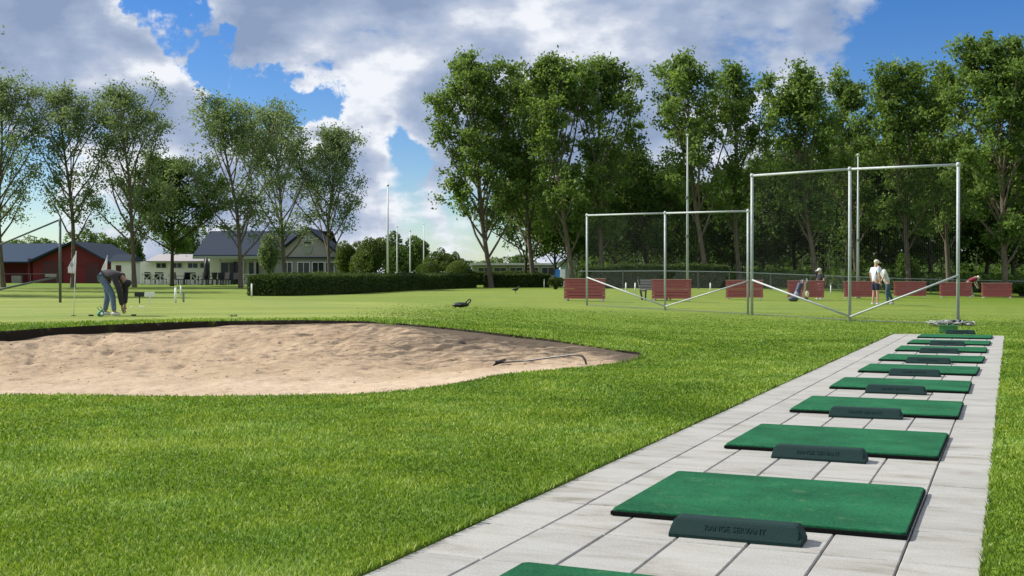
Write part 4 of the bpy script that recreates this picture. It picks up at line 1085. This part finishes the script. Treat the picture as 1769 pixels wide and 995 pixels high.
# left group: airy trees
GL = 'airy grey green trees along the left side of the course'
LT = [(6, 77, 122, 150, 0.30, 0, 12, 'tall airy tree cut off by the left edge of the photo', 9000),
      (126, 77, 140, 140, .30, -22, 22, 'tall airy tree behind the steel post, its trunk leaning left', 9000),
      (232, 77, 137, 150, .24, -32, 33, 'tall airy tree directly behind the bending golfer', 10500),
      (416, 75, 163, 150, .20, -36, 54, 'airy tree in front of the clubhouse roof, left one of three', 11500),
      (491, 84, 178, 130, .20, -25, 65, 'airy tree in front of the clubhouse gable, middle one of three', 9500),
      (570, 86, 212, 160, .24, 14, 76, 'broad airy tree right of the clubhouse gable, its trunk forked low', 12500)]
for px, d, ty, w, c0, dx, sd_, lab, nlv in LT:
    make_tree('tall_tree', lab, px, d, ty, w, LF_wil, M_bark, sd_, c0, (0.25 if dx < 0 else -.3, 0), 27, nlv, .19, .95, .0103, .44, GL, dx)
make_tree('tree', 'airy tree just outside the left edge with branches reaching in', -95, 74, 150, 150, LF_wil, M_bark, 91, .3, (0, 0), 20, 7000, .19, 1.0, .0125, .40, GL, 5)
for px, d, ty in ((-300, 50, -60), (-520, 53, -60), (-150, 66, 20)):
    make_tree('tree', 'tree outside the left edge whose shadow falls across the lawn', px, d, ty, 330 if d < 60 else 200, LF_wil, M_bark, 95 + d, .3, (0, 0), 24, 7000, .24, .8, .0125, .5, GL, 0)
make_tree('round_tree', 'dense dark green round tree left of the clubhouse roof', 297, 84, 268, 128, LF_lush, M_barkdark, 23, .24, (0, 0), 36, 19000, .20, .45, .014, .45)

# right group: tall poplars
GR = 'tall poplars behind the driving range'
RT = [(849, 84, 100, 180, .20, -38, 11, 'broad poplar at the left end of the row, its thick trunk leaning left', 16500, 34),
      (922, 86, 118, 120, .22, -18, 12, 'poplar second from the left end of the row', 9500, 24),
      (990, 80, 86, 130, .22, -38, 13, 'poplar rising above the leftmost red divider', 11500, 26),
      (1040, 82, 92, 120, .24, 0, 14, 'poplar with upright fork above the low net frame left post', 9500, 22),
      (1222, 78, 80, 130, .34, -42, 16, 'open poplar crown behind the tall mast', 7600, 20),
      (1278, 80, 104, 88, .30, -8, 17, 'slim poplar above the post between the net frames', 7000, 20),
      (1412, 76, 108, 118, .28, -40, 18, 'poplar with a bare bowed trunk in the left bay of the tall frame', 10000, 24),
      (1482, 86, 128, 96, .28, -18, 19, 'poplar behind the shorter mast', 7500, 20),
      (1572, 78, 105, 124, .28, -18, 20, 'poplar in the right bay of the tall frame above the two men', 11000, 26),
      (1640, 80, 118, 92, .30, -10, 21, 'poplar behind the right post of the tall frame', 7500, 20),
      (1738, 72, 52, 170, .20, -8, 22, 'largest poplar at the right edge of the photo', 19000, 36),
      (1850, 74, 40, 170, .20, 0, 29, 'poplar cut off by the right edge of the photo', 12000, 30)]
for px, d, ty, w, c0, dx, sd_, lab, nlv, nl in RT:
    make_tree('poplar', lab, px, d, ty, w, LF_pop, M_bark, sd_, c0, (-0.2, 0), nl, int(nlv * .92), .28, 1.1, .0108, .42, GR, dx)
# lower dense trees of the wood behind
GU = 'dense lower trees of the wood behind the poplars'
U_ = [(905, 96, 300, 110), (960, 92, 330, 110), (1060, 90, 262, 130), (1118, 88, 268, 120), (1150, 96, 300, 130), (1215, 98, 330, 120), (1262, 94, 350, 120), (1320, 92, 285, 120), (1375, 96, 250, 130), (1425, 94, 280, 120),
      (1470, 96, 225, 130), (1520, 92, 260, 120), (1562, 98, 300, 120), (1610, 90, 235, 130), (1655, 96, 250, 130), (1700, 92, 260, 130), (1752, 90, 270, 140), (1810, 92, 240, 140)]
for i, (px, d, ty, w) in enumerate(U_):
    make_tree('wood_tree', 'dense dark tree of the lower rank in the wood behind the poplars', px, d, ty - 12, w * 1.15, LF_under, M_barkdark, 200 + i, .16, (random.Random(i).uniform(-.3, .3), 0), 26, 8500, .27, .5, .013, .55, GU, random.Random(i + 5).uniform(-12, 12))
for i in range(17):
    rg = random.Random(700 + i); px = 1010 + i * 52 + rg.uniform(-15, 15); d = 112 + rg.uniform(0, 16)
    make_tree('wood_tree', 'dark tree deep in the wood behind the driving range', px, d, 300 + rg.uniform(-25, 40), 120, LF_under, M_barkdark, 300 + i, .05, (0, 0), 18, 5200, .40, .4, .012, .75, 'trees deep in the wood', 0)
# thin stems of young trees in the wood
rg = random.Random(77)
for i in range(26):
    px = rg.uniform(1060, 1800); d = rg.uniform(84, 108); q = P(px, d); t = thing('sapling', 'thin bare stemmed young tree in the shade of the wood', 'tree', q, 0, 'young trees with thin stems in the wood')
    h = rg.uniform(4, 7); ln = rg.uniform(-.6, .6)
    MB().tube([(0, 0, -.1), (ln * .4, 0, h * .5), (ln, .1, h)], [.06, .045, .02], 6, False).build('trunk', M_bark if i % 3 else M_barkdark, t, True)
    rn = np.random.default_rng(900 + i); C = np.array([ln, 0, h])[None] * rn.uniform(.35, 1.05, 300)[:, None] + rn.normal(size=(300, 3)) * .55
    leaf_mesh(C, rn, .22, 'crown', LF_lush if i % 2 else LF_under, t)

# ---- bushes, hedges
def blob_bush(name, label, px, d, top_py, w_px, mat, seed, n=5000, leaf=.2, depth=1.0, lobes=9, cat='bush', group=None, solid=False):
    rg = random.Random(seed); rng = np.random.default_rng(seed); q = P(px, d); H_ = ZP(top_py, d) - q.z; Rw = w_px / FPX * d / 2
    t = thing(name, label, cat, q, 0, group)
    C = []; col = []; stems = MB()
    for k in range(lobes):
        a = rg.uniform(0, 6.28); f = rg.uniform(0, .72) if not solid else rg.uniform(0, .45); c = np.array([math.cos(a) * Rw * f, math.sin(a) * Rw * f * depth, H_ * rg.uniform(.35, .72)])
        r = np.array([Rw * rg.uniform(.28, .45), Rw * rg.uniform(.28, .45), H_ * rg.uniform(.18, .28)])
        if solid: c = np.array([0, 0, H_ * .5]); r = np.array([Rw, Rw, H_ * .5])
        m = n // lobes; v = rng.normal(size=(m, 3)); v /= np.linalg.norm(v, axis=1)[:, None]
        rr = rng.uniform(.6, 1.05, m)[:, None] ** .6 * (1 if solid else 1); C.append(c + v * r * rr); col.append(np.full(m, rg.uniform(.3, .7)))
        stems.tube([(rg.uniform(-.1, .1), 0, -.05), tuple(c)], [.05, .02], 5, False)
    C = np.concatenate(C); C[:, 2] = np.abs(C[:, 2]) + .02
    stems.build('stems', M_barkdark, t); leaf_mesh(C, rng, leaf, 'foliage', mat, t, col=np.concatenate(col))
    return t
def hedge(label, a, b_, h, w, seed, n, leaf=.13, name='hedge'):
    A = P(*a); B = P(*b_); o = A.copy(); rng = np.random.default_rng(seed); L_ = (B - A).length
    t = thing(name, label, 'hedge', o)
    ax = (B - A).normalized(); sd_ = Vector((-ax.y, ax.x, 0)).normalized()
    k = rng.random(n); s = rng.uniform(0, 1, n); ax_, sx_ = np.array(ax), np.array(sd_)
    along = s * L_; side = np.zeros(n); z = np.zeros(n)
    top = k < .38; fr = (k >= .38) & (k < .72); bk = (k >= .72) & (k < .94); en = k >= .94
    hh = h * (.90 + .20 * (fb(along, along * 0, 1.6, seed, 3) - .0))
    side[top] = rng.uniform(-w / 2, w / 2, top.sum()); z[top] = hh[top] - np.abs(rng.normal(0, .035, top.sum())) - .12 * (np.abs(side[top]) / (w / 2)) ** 4 * h
    side[fr] = -w / 2 + rng.normal(0, .05, fr.sum()); z[fr] = rng.uniform(0.02, 1, fr.sum()) * (hh[fr] - .05)
    side[bk] = w / 2 + rng.normal(0, .05, bk.sum()); z[bk] = rng.uniform(0.02, 1, bk.sum()) * (hh[bk] - .05)
    side[en] = rng.uniform(-w / 2, w / 2, en.sum()); z[en] = rng.uniform(0.02, 1, en.sum()) * (hh[en] - .08); along[en] = np.where(rng.random(en.sum()) < .5, rng.normal(0, .06, en.sum()), L_ + rng.normal(0, .06, en.sum()))
    out = rng.random(n) < .02; z[out & top] += rng.uniform(0, .10, (out & top).sum())
    C = along[:, None] * ax_[None] + side[:, None] * sx_[None]; C[:, 2] += z
    b = MB(); m = max(2, int(L_ / 2)); vs = []; 
    for i in range(m + 1):
        q = ax * (L_ * i / m * .985 + .05); hz = h * .80
        for sgn, zz in ((-1, 0), (-1, hz), (1, hz), (1, 0)): vs.append(q + sd_ * (w / 2 - .10) * sgn + Vector((0, 0, zz)))
    fs = [(i * 4 + j, i * 4 + j + 1, (i + 1) * 4 + j + 1, (i + 1) * 4 + j) for i in range(m) for j in range(3)] + [(0, 1, 2, 3), (m * 4 + 3, m * 4 + 2, m * 4 + 1, m * 4)]
    b.add(vs, fs); b.build('branches', M_barkdark, t)
    leaf_mesh(C, rng, leaf, 'foliage', LF_hedge, t, col=np.clip(.35 + .35 * fb(along, z, .5, seed + 3, 2), 0, 1))
    return t
hedge('long clipped hedge across the middle of the course right of the clubhouse', (452, 55), (806, 85), 1.06, 1.5, 1, 60000, .11)
hedge('short clipped hedge at the right end of the long hedge', (838, 86), (948, 86), 1.02, 1.6, 2, 16000, .13)
hedge('low clipped hedge in a second line behind the short hedge', (775, 100), (925, 102), 1.15, 1.6, 3, 16000, .14)
hedge('clipped hedge behind the chain link fence under the trees', (1000, 66), (1252, 68), 1.38, 1.3, 4, 26000, .13)
blob_bush('bush', 'small loose bush in the gap between the two hedges', 818, 86, 474, 32, LF_bush, 5, 2500, .14)
blob_bush('bush', 'low dark bush left of the leftmost red divider', 960, 70, 477, 34, LF_hedge, 6, 2600, .14)
blob_bush('clipped_bush', 'rounded clipped bush behind the hedge, left one of two', 744, 98, 451, 34, LF_bush, 7, 5000, .12, solid=True, lobes=1)
blob_bush('clipped_bush', 'rounded clipped bush behind the hedge, right one of two', 790, 100, 451, 40, LF_bush, 8, 6000, .12, solid=True, lobes=1)
blob_bush('bush', 'yellow green bushy tree behind the long hedge right of the clubhouse', 640, 96, 400, 95, LF_bush, 9, 11000, .2, lobes=16)
blob_bush('bush', 'bush hiding the right end of the clubhouse gable', 604, 97, 408, 74, LF_bush, 10, 9000, .2, lobes=14)
blob_bush('far_tree', 'dark rounded tree behind the flagpoles', 696, 170, 392, 86, LF_under, 11, 11000, .42, lobes=16, cat='tree')
blob_bush('bush', 'reddish green bush right of the flagpoles', 768, 120, 422, 62, LF_bush, 12, 6000, .24, lobes=12)
blob_bush('bush', 'green bush above the hedge beside the flagpoles', 738, 118, 436, 44, LF_lush, 13, 3500, .2, lobes=9)
blob_bush('bush', 'dark bush left of the pavilion', 800, 128, 440, 50, LF_under, 14, 3500, .24, lobes=9)
for i, (px, d, ty, w) in enumerate([(20, 170, 405, 70), (75, 165, 404, 80), (150, 150, 388, 75), (195, 145, 395, 70), (235, 150, 400, 60), (330, 150, 372, 90), (420, 150, 380, 90), (470, 155, 385, 80), (520, 150, 392, 70), (560, 160, 398, 70), (1000, 160, 430, 80), (900, 180, 432, 90), (850, 200, 438, 90)]):
    blob_bush('far_tree', 'dark distant tree behind the buildings', px, d, ty, w, LF_under if i % 3 else LF_lush, 30 + i, 5200, .34, lobes=12, cat='tree', group='distant trees behind the buildings')
blob_bush('bush', 'overgrown shrub at the right edge behind the last divider', 1765, 76, 488, 60, LF_lush, 60, 4000, .16, lobes=10)
blob_bush('bush', 'light green shrub in the wood behind the two men', 1570, 84, 430, 60, LF_lush, 61, 2500, .2, lobes=9)
blob_bush('bush', 'pale flowering shrub in front of the clubhouse gable', 545, 98, 468, 110, LF_bush, 62, 4000, .16, lobes=12)
blob_bush('bush', 'pale green low bushy tree in front of the clubhouse roof', 466, 90, 398, 62, LF_wil, 63, 3600, .19, lobes=10)
# dark undergrowth in the wood: one mass
def undergrowth():
    rng = np.random.default_rng(55); n = 62000
    px = rng.uniform(1000, 1960, n); d = rng.uniform(84, 150, n); x = (px - CX) / FPX * d
    hmax = 1.3 + 9.5 * smooth(d, 98, 140) * fb(x, d, 6, 3, 2)
    z = gz(x, d) + rng.random(n) ** 1.3 * hmax
    o = leaf_mesh(np.stack([x, d, z], 1), rng, .55, 'undergrowth', LF_under, None)
    tag(o, 'dark undergrowth on the floor of the wood', 'undergrowth', kind='stuff')
undergrowth()

# ------------------------------------------------------------ buildings
def window(t, x, y, z, w, h, mat=M_darkwin, frame=M_white, nrm=-1):
    f = MB(); th = .06
    for a, c in (((x, y, z + h / 2), (w + 2 * th, .06, th)), ((x, y, z - h / 2), (w + 2 * th, .06, th)), ((x - w / 2 - th / 2, y, z), (th, .06, h - th)), ((x + w / 2 + th / 2, y, z), (th, .06, h - th)), ((x, y, z), (.04, .05, h - th))): f.box(a, c)
    o = f.build('window', frame, t); MB().box((x, y + .02, z), (w, .02, h - th)).build('pane', mat, o)
def barn():
    q = P(66, 108); t = thing('barn', 'dark red boarded barn with blue metal roof at the left', 'barn', q, R(-2))
    s = 108 / FPX
    # long part running left, lower front wall; gable block right
    x0, x1, x2 = (-260 - 66) * s, (57 - 66) * s, (190 - 66) * s
    apex = (130 - 66) * s; zE, zA = 2.0, 3.75; D1 = 9
    b = MB(); b.box(((x0 + x1) / 2, 1.4, 1.2), (x1 - x0, .2, 2.6)); 
    for k in range(5): b.box((x1 - .35 - k * 2.9, .0, 1.15), (.22, .22, 2.3))
    b.build('wall', M_barn, t)
    g = MB(); g.prism([(x1, -.2), (x2, -.2), (x2, 1.85), (apex, zA), (x1, 2.0)], 0, D1); g.build('gable_wall', M_barn, t)
    MB().box(((x2 + .9), .8, .85), (1.9, 1.6, 2.1)).build('side_shed', M_barn, t)
    r = MB(); 
    r.add([(x0, -.7, zE - .1), (x1 - .15, -.7, zE - .1), (apex + .0, -.6, zA + .06), (apex, 6, zA + .06), (x0, 6, zA + .06), (x0, -.7, zE + .02), (x1 - .15, -.7, zE + .02), (apex, -.6, zA + .18), (apex, 6, zA + .18), (x0, 6, zA + .18)],
          [(0, 1, 2, 3, 4), (9, 8, 7, 6, 5), (0, 5, 6, 1), (1, 6, 7, 2), (2, 7, 8, 3), (3, 8, 9, 4), (4, 9, 5, 0)])
    r.build('roof', M_roofblue, t)
    r = MB(); r.add([(apex, -.6, zA + .06), (x2 + .5, -.6, 1.72), (x2 + .5, D1, 1.72), (apex, D1, zA + .06), (apex, -.6, zA + .19), (x2 + .5, -.6, 1.85), (x2 + .5, D1, 1.85), (apex, D1, zA + .19)],
                    [(0, 1, 2, 3), (7, 6, 5, 4), (0, 4, 5, 1), (1, 5, 6, 2), (2, 6, 7, 3), (3, 7, 4, 0)]); r.build('roof', M_roof, t)
    b = MB(); b.beam((x1 - .2, -.65, zE + .0), (apex, -.65, zA + .12), .06, .16); b.beam((apex, -.65, zA + .12), (x2 + .5, -.65, 1.8), .06, .16); b.build('barge_board', M_roof, t)
    MB().box((x2 - 1.55, -.04, .9), (1.3, .06, 2.0)).build('door', M_barndark, t)
    MB().box((x1 + 1.9, -.05, 1.0), (1.9, .06, 2.1)).build('sliding_door', M_barndark, t)
    b = MB(); b.box(((x1 + x2) / 2, -.06, 2.0 - .35), (x2 - x1 - .1, .05, .06)); b.build('trim', M_barn, t)
    for k in range(6): MB().box((x0 + 5 + k * 2.2, -.5, .35), (.9, .4, .7)).build('stored_crate', M_wood, t)
    b = MB()
    b.tube([(x0 + 2, -1.6, .85), (x1 + 3, -1.6, .85)], .02, 5)
    for k in range(8): b.tube([(x1 + 3 - k * 2.5, -1.6, 0), (x1 + 3 - k * 2.5, -1.6, .9)], .025, 5)
    b.build('rail', M_wire, t)
barn()
def club():
    d = 103; q = P(440, d); s = d / FPX; t = thing('clubhouse', 'white and grey clubhouse with dark roof and a gable facing the green', 'building', q, R(0))
    X_ = lambda px: (px - 440) * s
    eave, ridge = ZP(443, d) - q.z, ZP(401, d + 4) - q.z
    # main range
    xl, xr, xg0, xg1 = X_(345), X_(500), X_(478), X_(592)
    b = MB(); b.box(((X_(352) + xg0) / 2, 2.2, eave / 2), (xg0 - X_(352), .25, eave)); b.build('wall', M_wall, t)
    # veranda roof and main roof slope
    r = MB(); r.add([(X_(338), -.9, eave - .05), (xg0 + .2, -.9, eave - .05), (X_(535), 5, ridge), (X_(338), 5, ridge), (X_(338), -.9, eave + .12), (xg0 + .2, -.9, eave + .12), (X_(535), 5, ridge + .15), (X_(338), 5, ridge + .15), ],
                    [(0, 1, 2, 3), (7, 6, 5, 4), (0, 4, 5, 1), (1, 5, 6, 2), (2, 6, 7, 3), (3, 7, 4, 0)])
    r.add([(X_(338), 5, ridge), (X_(560), 5, ridge), (X_(560), 11, eave), (X_(338), 11, eave), (X_(338), 5, ridge + .15), (X_(560), 5, ridge + .15), (X_(560), 11, eave + .15), (X_(338), 11, eave + .15)], [(0, 1, 2, 3), (7, 6, 5, 4), (0, 4, 5, 1), (1, 5, 6, 2), (2, 6, 7, 3), (3, 7, 4, 0)])
    r.build('roof', M_roof, t)
    MB().box(((X_(338) + xg0) / 2, -.93, eave - .10), (xg0 - X_(338), .08, .26)).build('fascia', plain('green_grey_fascia', (.30, .33, .27), .6, .1, 8, .1), t)
    # cross gable
    ap = X_(535); g = MB(); g.prism([(xg0, eave - .1), (xg1, eave - .1), (ap, ridge + .05)], -1.0, 4); g.build('gable_wall', M_grey, t)
    MB().box(((xg0 + xg1) / 2, 1.6, (eave - .1) / 2), (xg1 - xg0 - .1, 5.1, eave - .1)).build('gable_ground_wall', plain('grey_wall', (.24, .24, .23), .8, .08, 14, .1), t)
    MB().box(((xg0 + xg1) / 2, -1.06, eave - .12), (xg1 - xg0 + .3, .12, .10)).build('gable_trim', M_roof, t)
    r = MB()
    for (xa, xb) in ((xg0 - .35, ap), (xg1 + .35, ap)):
        za = eave - .25; sgn = 1 if xa < xb else -1
        vs = [(xa, -1.35, za), (xb, -1.35, ridge + .08), (xb, 5, ridge + .08), (xa, 5, za)]
        vs += [(x, y, z + .16) for x, y, z in vs]
        r.add(vs, [(0, 1, 2, 3), (7, 6, 5, 4), (0, 4, 5, 1), (1, 5, 6, 2), (2, 6, 7, 3), (3, 7, 4, 0)])
    r.build('gable_roof', M_roof, t)
    for k in (-.32, .32): window(t, ap + k, -1.03, ridge - .75, .28, .30)
    MB().box((ap, -1.03, ridge - 1.15), (.6, .05, .10)).build('vent', M_roof, t)
    b = MB(); b.tube([(ap, -1.0, eave + .62), (ap, -1.08, eave + .62)], .42, 20); b.build('round_emblem', plain('emblem_grey', (.30, .32, .30), .6, .25, 12, .1), t)
    for px, w in ((500, .8), (528, 1.0), (553, 1.0), (573, .7)): window(t, X_(px), -1.0, 1.35, w, 1.3)
    for px, w in ((386, 1.4), (405, 1.0), (430, .9)): window(t, X_(px), 2.02, 1.2, w, 1.7)
    MB().box((X_(400), 1.98, 1.0), (.9, .08, 2.0)).build('door', M_darkwin, t)
    for px in (358, 384, 424, 444): MB().box((X_(px), -.7, (eave - .1) / 2), (.14, .14, eave - .1)).build('veranda_post', M_grey, t)
    MB().box((X_(369), 12, ridge + .35), (.35, .35, 2.2)).build('flue', M_whiteold, t)
    # low white wing to the left
    l = MB(); l.box(((X_(205) + X_(355)) / 2, 3.0, 1.0), (X_(355) - X_(205), .3, 2.35)); l.build('wing_wall', M_wall, t)
    l = MB(); l.add([(X_(238), 2.2, 2.05), (X_(352), 2.2, 2.05), (X_(352), 6, 2.75), (X_(238), 6, 2.75), (X_(238), 2.2, 2.17), (X_(352), 2.2, 2.17), (X_(352), 6, 2.87), (X_(238), 6, 2.87)], [(0, 1, 2, 3), (7, 6, 5, 4), (0, 4, 5, 1), (1, 5, 6, 2), (2, 6, 7, 3), (3, 7, 4, 0)]); l.build('wing_roof', M_grey, t)
    for px in (262, 290, 318, 340): window(t, X_(px), 2.82, 1.75, .9, .5)
    # small grey hut left
    q2 = P(207, 100); h = thing('hut', 'small white hut with grey roof between the barn and the tree trunk', 'hut', q2)
    MB().box((0.2, 1.0, .95), (1.9, 2.0, 2.1)).build('wall', M_wall, h)
    r = MB(); r.add([(-.95, -.2, 1.98), (1.35, -.2, 1.98), (1.1, 1, 2.6), (-.7, 1, 2.6), (-.95, 2.2, 1.98), (1.35, 2.2, 1.98)], [(0, 1, 2, 3), (4, 3, 2, 5), (0, 3, 4), (1, 5, 2), (0, 4, 5, 1)]); r.build('roof', M_roof, h)
    MB().box((-.1, -.03, 1.35), (.45, .03, .55)).build('notice_board', M_barndark, h)
club()
def terrace():
    # crossed white rail fence
    for (pa, pb, lab) in ((246, 292, 'white fence with crossed rails left of the round tree'), (330, 345, 'short piece of white crossed rail fence right of the round tree'), (420, 447, 'white fence with crossed rails at the left end of the long hedge')):
        A = P(pa, 93); B = P(pb, 93); t = thing('rail_fence', lab, 'fence', A); L_ = (B - A).length; n = max(1, round(L_ / .75))
        for k in range(n + 1): MB().box((L_ * k / n, 0, .45), (.07, .07, .95)).build('post', M_whiteold, t)
        for z in (.90, .06): MB().box((L_ / 2, -.01, z), (L_ + .1, .05, .06)).build('rail', M_whiteold, t)
        for k in range(n):
            a, b_ = L_ * k / n, L_ * (k + 1) / n
            b = MB(); b.beam((a, -.03, .1), (b_, -.03, .86), .03, .06, (0, 1, 0)); b.beam((a, .03, .86), (b_, .03, .1), .03, .06, (0, 1, 0)); b.build('cross_rail', M_whiteold, t)
    g = 'dark chairs on the clubhouse terrace'
    c = thing('terrace_chair', 'dark garden chair on the clubhouse terrace behind the fence', 'chair', P(255, 96), R(20), g)
    MB().box((0, 0, .45), (.5, .5, .06)).build('seat', M_dark, c); MB().box((0, .25, .75), (.5, .05, .58), M=Matrix.Rotation(R(-10), 4, 'X')).build('backrest', M_dark, c)
    for sx_ in (-.22, .22):
        for sy_ in (-.22, .22): MB().box((sx_, sy_, .21), (.04, .04, .43)).build('leg', M_dark, c)
    rg = random.Random(12)
    for px in (268, 281, 306, 313, 322, 329, 337, 349, 355, 367, 374, 381, 389, 397, 405): dup(c, P(px, 95.5 + rg.uniform(-1, 2.5)), rg.uniform(0, 6.3))
    tb = thing('terrace_table', 'dark round table on the clubhouse terrace behind the fence', 'table', P(262, 96.8), 0, 'dark tables on the clubhouse terrace')
    MB().tube([(0, 0, .70), (0, 0, .74)], .5, 16).build('tabletop', M_dark, tb); MB().tube([(0, 0, 0), (0, 0, .70)], .05, 8).build('leg', M_dark, tb); MB().tube([(0, 0, 0), (0, 0, .04)], .28, 12).build('foot', M_dark, tb)
    for px in (300, 318, 343, 360, 385): dup(tb, P(px, 96.5))
    u = thing('folded_parasol', 'tall dark folded parasol standing on the terrace left of the clubhouse door', 'parasol', P(357, 95))
    MB().tube([(0, 0, 0), (0, 0, 2.3)], .03, 8).build('pole', M_dark, u); MB().tube([(0, 0, .45), (0, 0, .9), (0, 0, 1.6), (0, 0, 2.3)], [.24, .27, .22, .06], 10).build('canopy', M_dark, u, True)
terrace()
def far_bits():
    q = P(890, 125); t = thing('pavilion', 'long low pavilion with flat pale roof behind the hedges', 'building', q)
    s = 125 / FPX; w = 145 * s
    MB().box((0, 2, .95), (w, 4, 1.9)).build('wall', M_grey, t); MB().box((0, 1.5, 2.05), (w + .6, 5.6, .22)).build('roof', M_whiteold, t)
    for k in range(5): window(t, -w / 2 + 1.2 + k * (w - 2.2) / 4, -.03, 1.25, 1.3, .9)
    q = P(992, 120); t = thing('cottage', 'small white cottage with blue wall glimpsed between the trunks', 'house', q)
    MB().box((0, 2, 1.0), (2.9, 4, 2.2)).build('wall', plain('pale_blue_wall', (.45, .55, .72), .8, .08, 10, .1), t)
    r = MB(); r.prism([(-1.8, 2.1), (1.8, 2.1), (0.1, 3.2)], -.3, 4.3); r.build('roof', plain('pale_roof', (.42, .40, .44), .8, .1, 10, .1), t)
    q = P(972, 80); t = thing('feather_sign', 'blue and white banner standing between the tree trunks', 'banner', q)
    b = MB(); b.box((0, 0, .72), (.34, .03, 1.2)); b.build('white_half', M_white, t); MB().box((-.35, 0, .75), (.34, .03, 1.1)).build('blue_half', plain('banner_blue', (.03, .20, .60), .6, .1, 5, 0), t); MB().tube([(.19, 0, 0), (.19, 0, 1.5)], .015, 6).build('pole', M_galv, t)
    # parked car beyond the wood
    q = P(1722, 118); t = thing('parked_car', 'white car parked beyond the wood, seen between the trunks at the right', 'car', q, R(3))
    M_car = plain('white_car_paint', (.75, .76, .77), .25, .03, 3, 0)
    b = MB(); b.prism([(-2.1, .35), (-2.15, .75), (-1.9, .92), (-1.2, .98), (-.7, 1.42), (.7, 1.45), (1.4, 1.0), (2.0, .85), (2.15, .6), (2.1, .32)], -.85, .85); b.build('body', M_car, t)
    b = MB(); b.prism([(-1.05, 1.0), (-.65, 1.36), (-.02, 1.38), (-.02, 1.0)], -.87, .87); b.prism([(.05, 1.0), (.05, 1.38), (.65, 1.38), (1.2, 1.0)], -.87, .87); b.build('window', M_darkwin, t)
    for sx_ in (-1.35, 1.35):
        w_ = MB().tube([(sx_, -.88, .32), (sx_, -.66, .32)], .32, 16).build('wheel', M_rubber, t); MB().tube([(sx_, -.9, .32), (sx_, -.87, .32)], .2, 12).build('rim', M_galv, w_)
    q = P(1740, 128); t = thing('boundary_wall', 'pale low wall beyond the wood at the right edge', 'wall', q)
    MB().box((2, 0, .75), (16, .2, .9)).build('panel', M_wall, t); MB().box((2, 0, 1.23), (16.2, .3, .06)).build('coping', M_whiteold, t)
    # pale strip of worn tees in front of the dividers
far_bits()
print('scene built', len(bpy.data.objects))
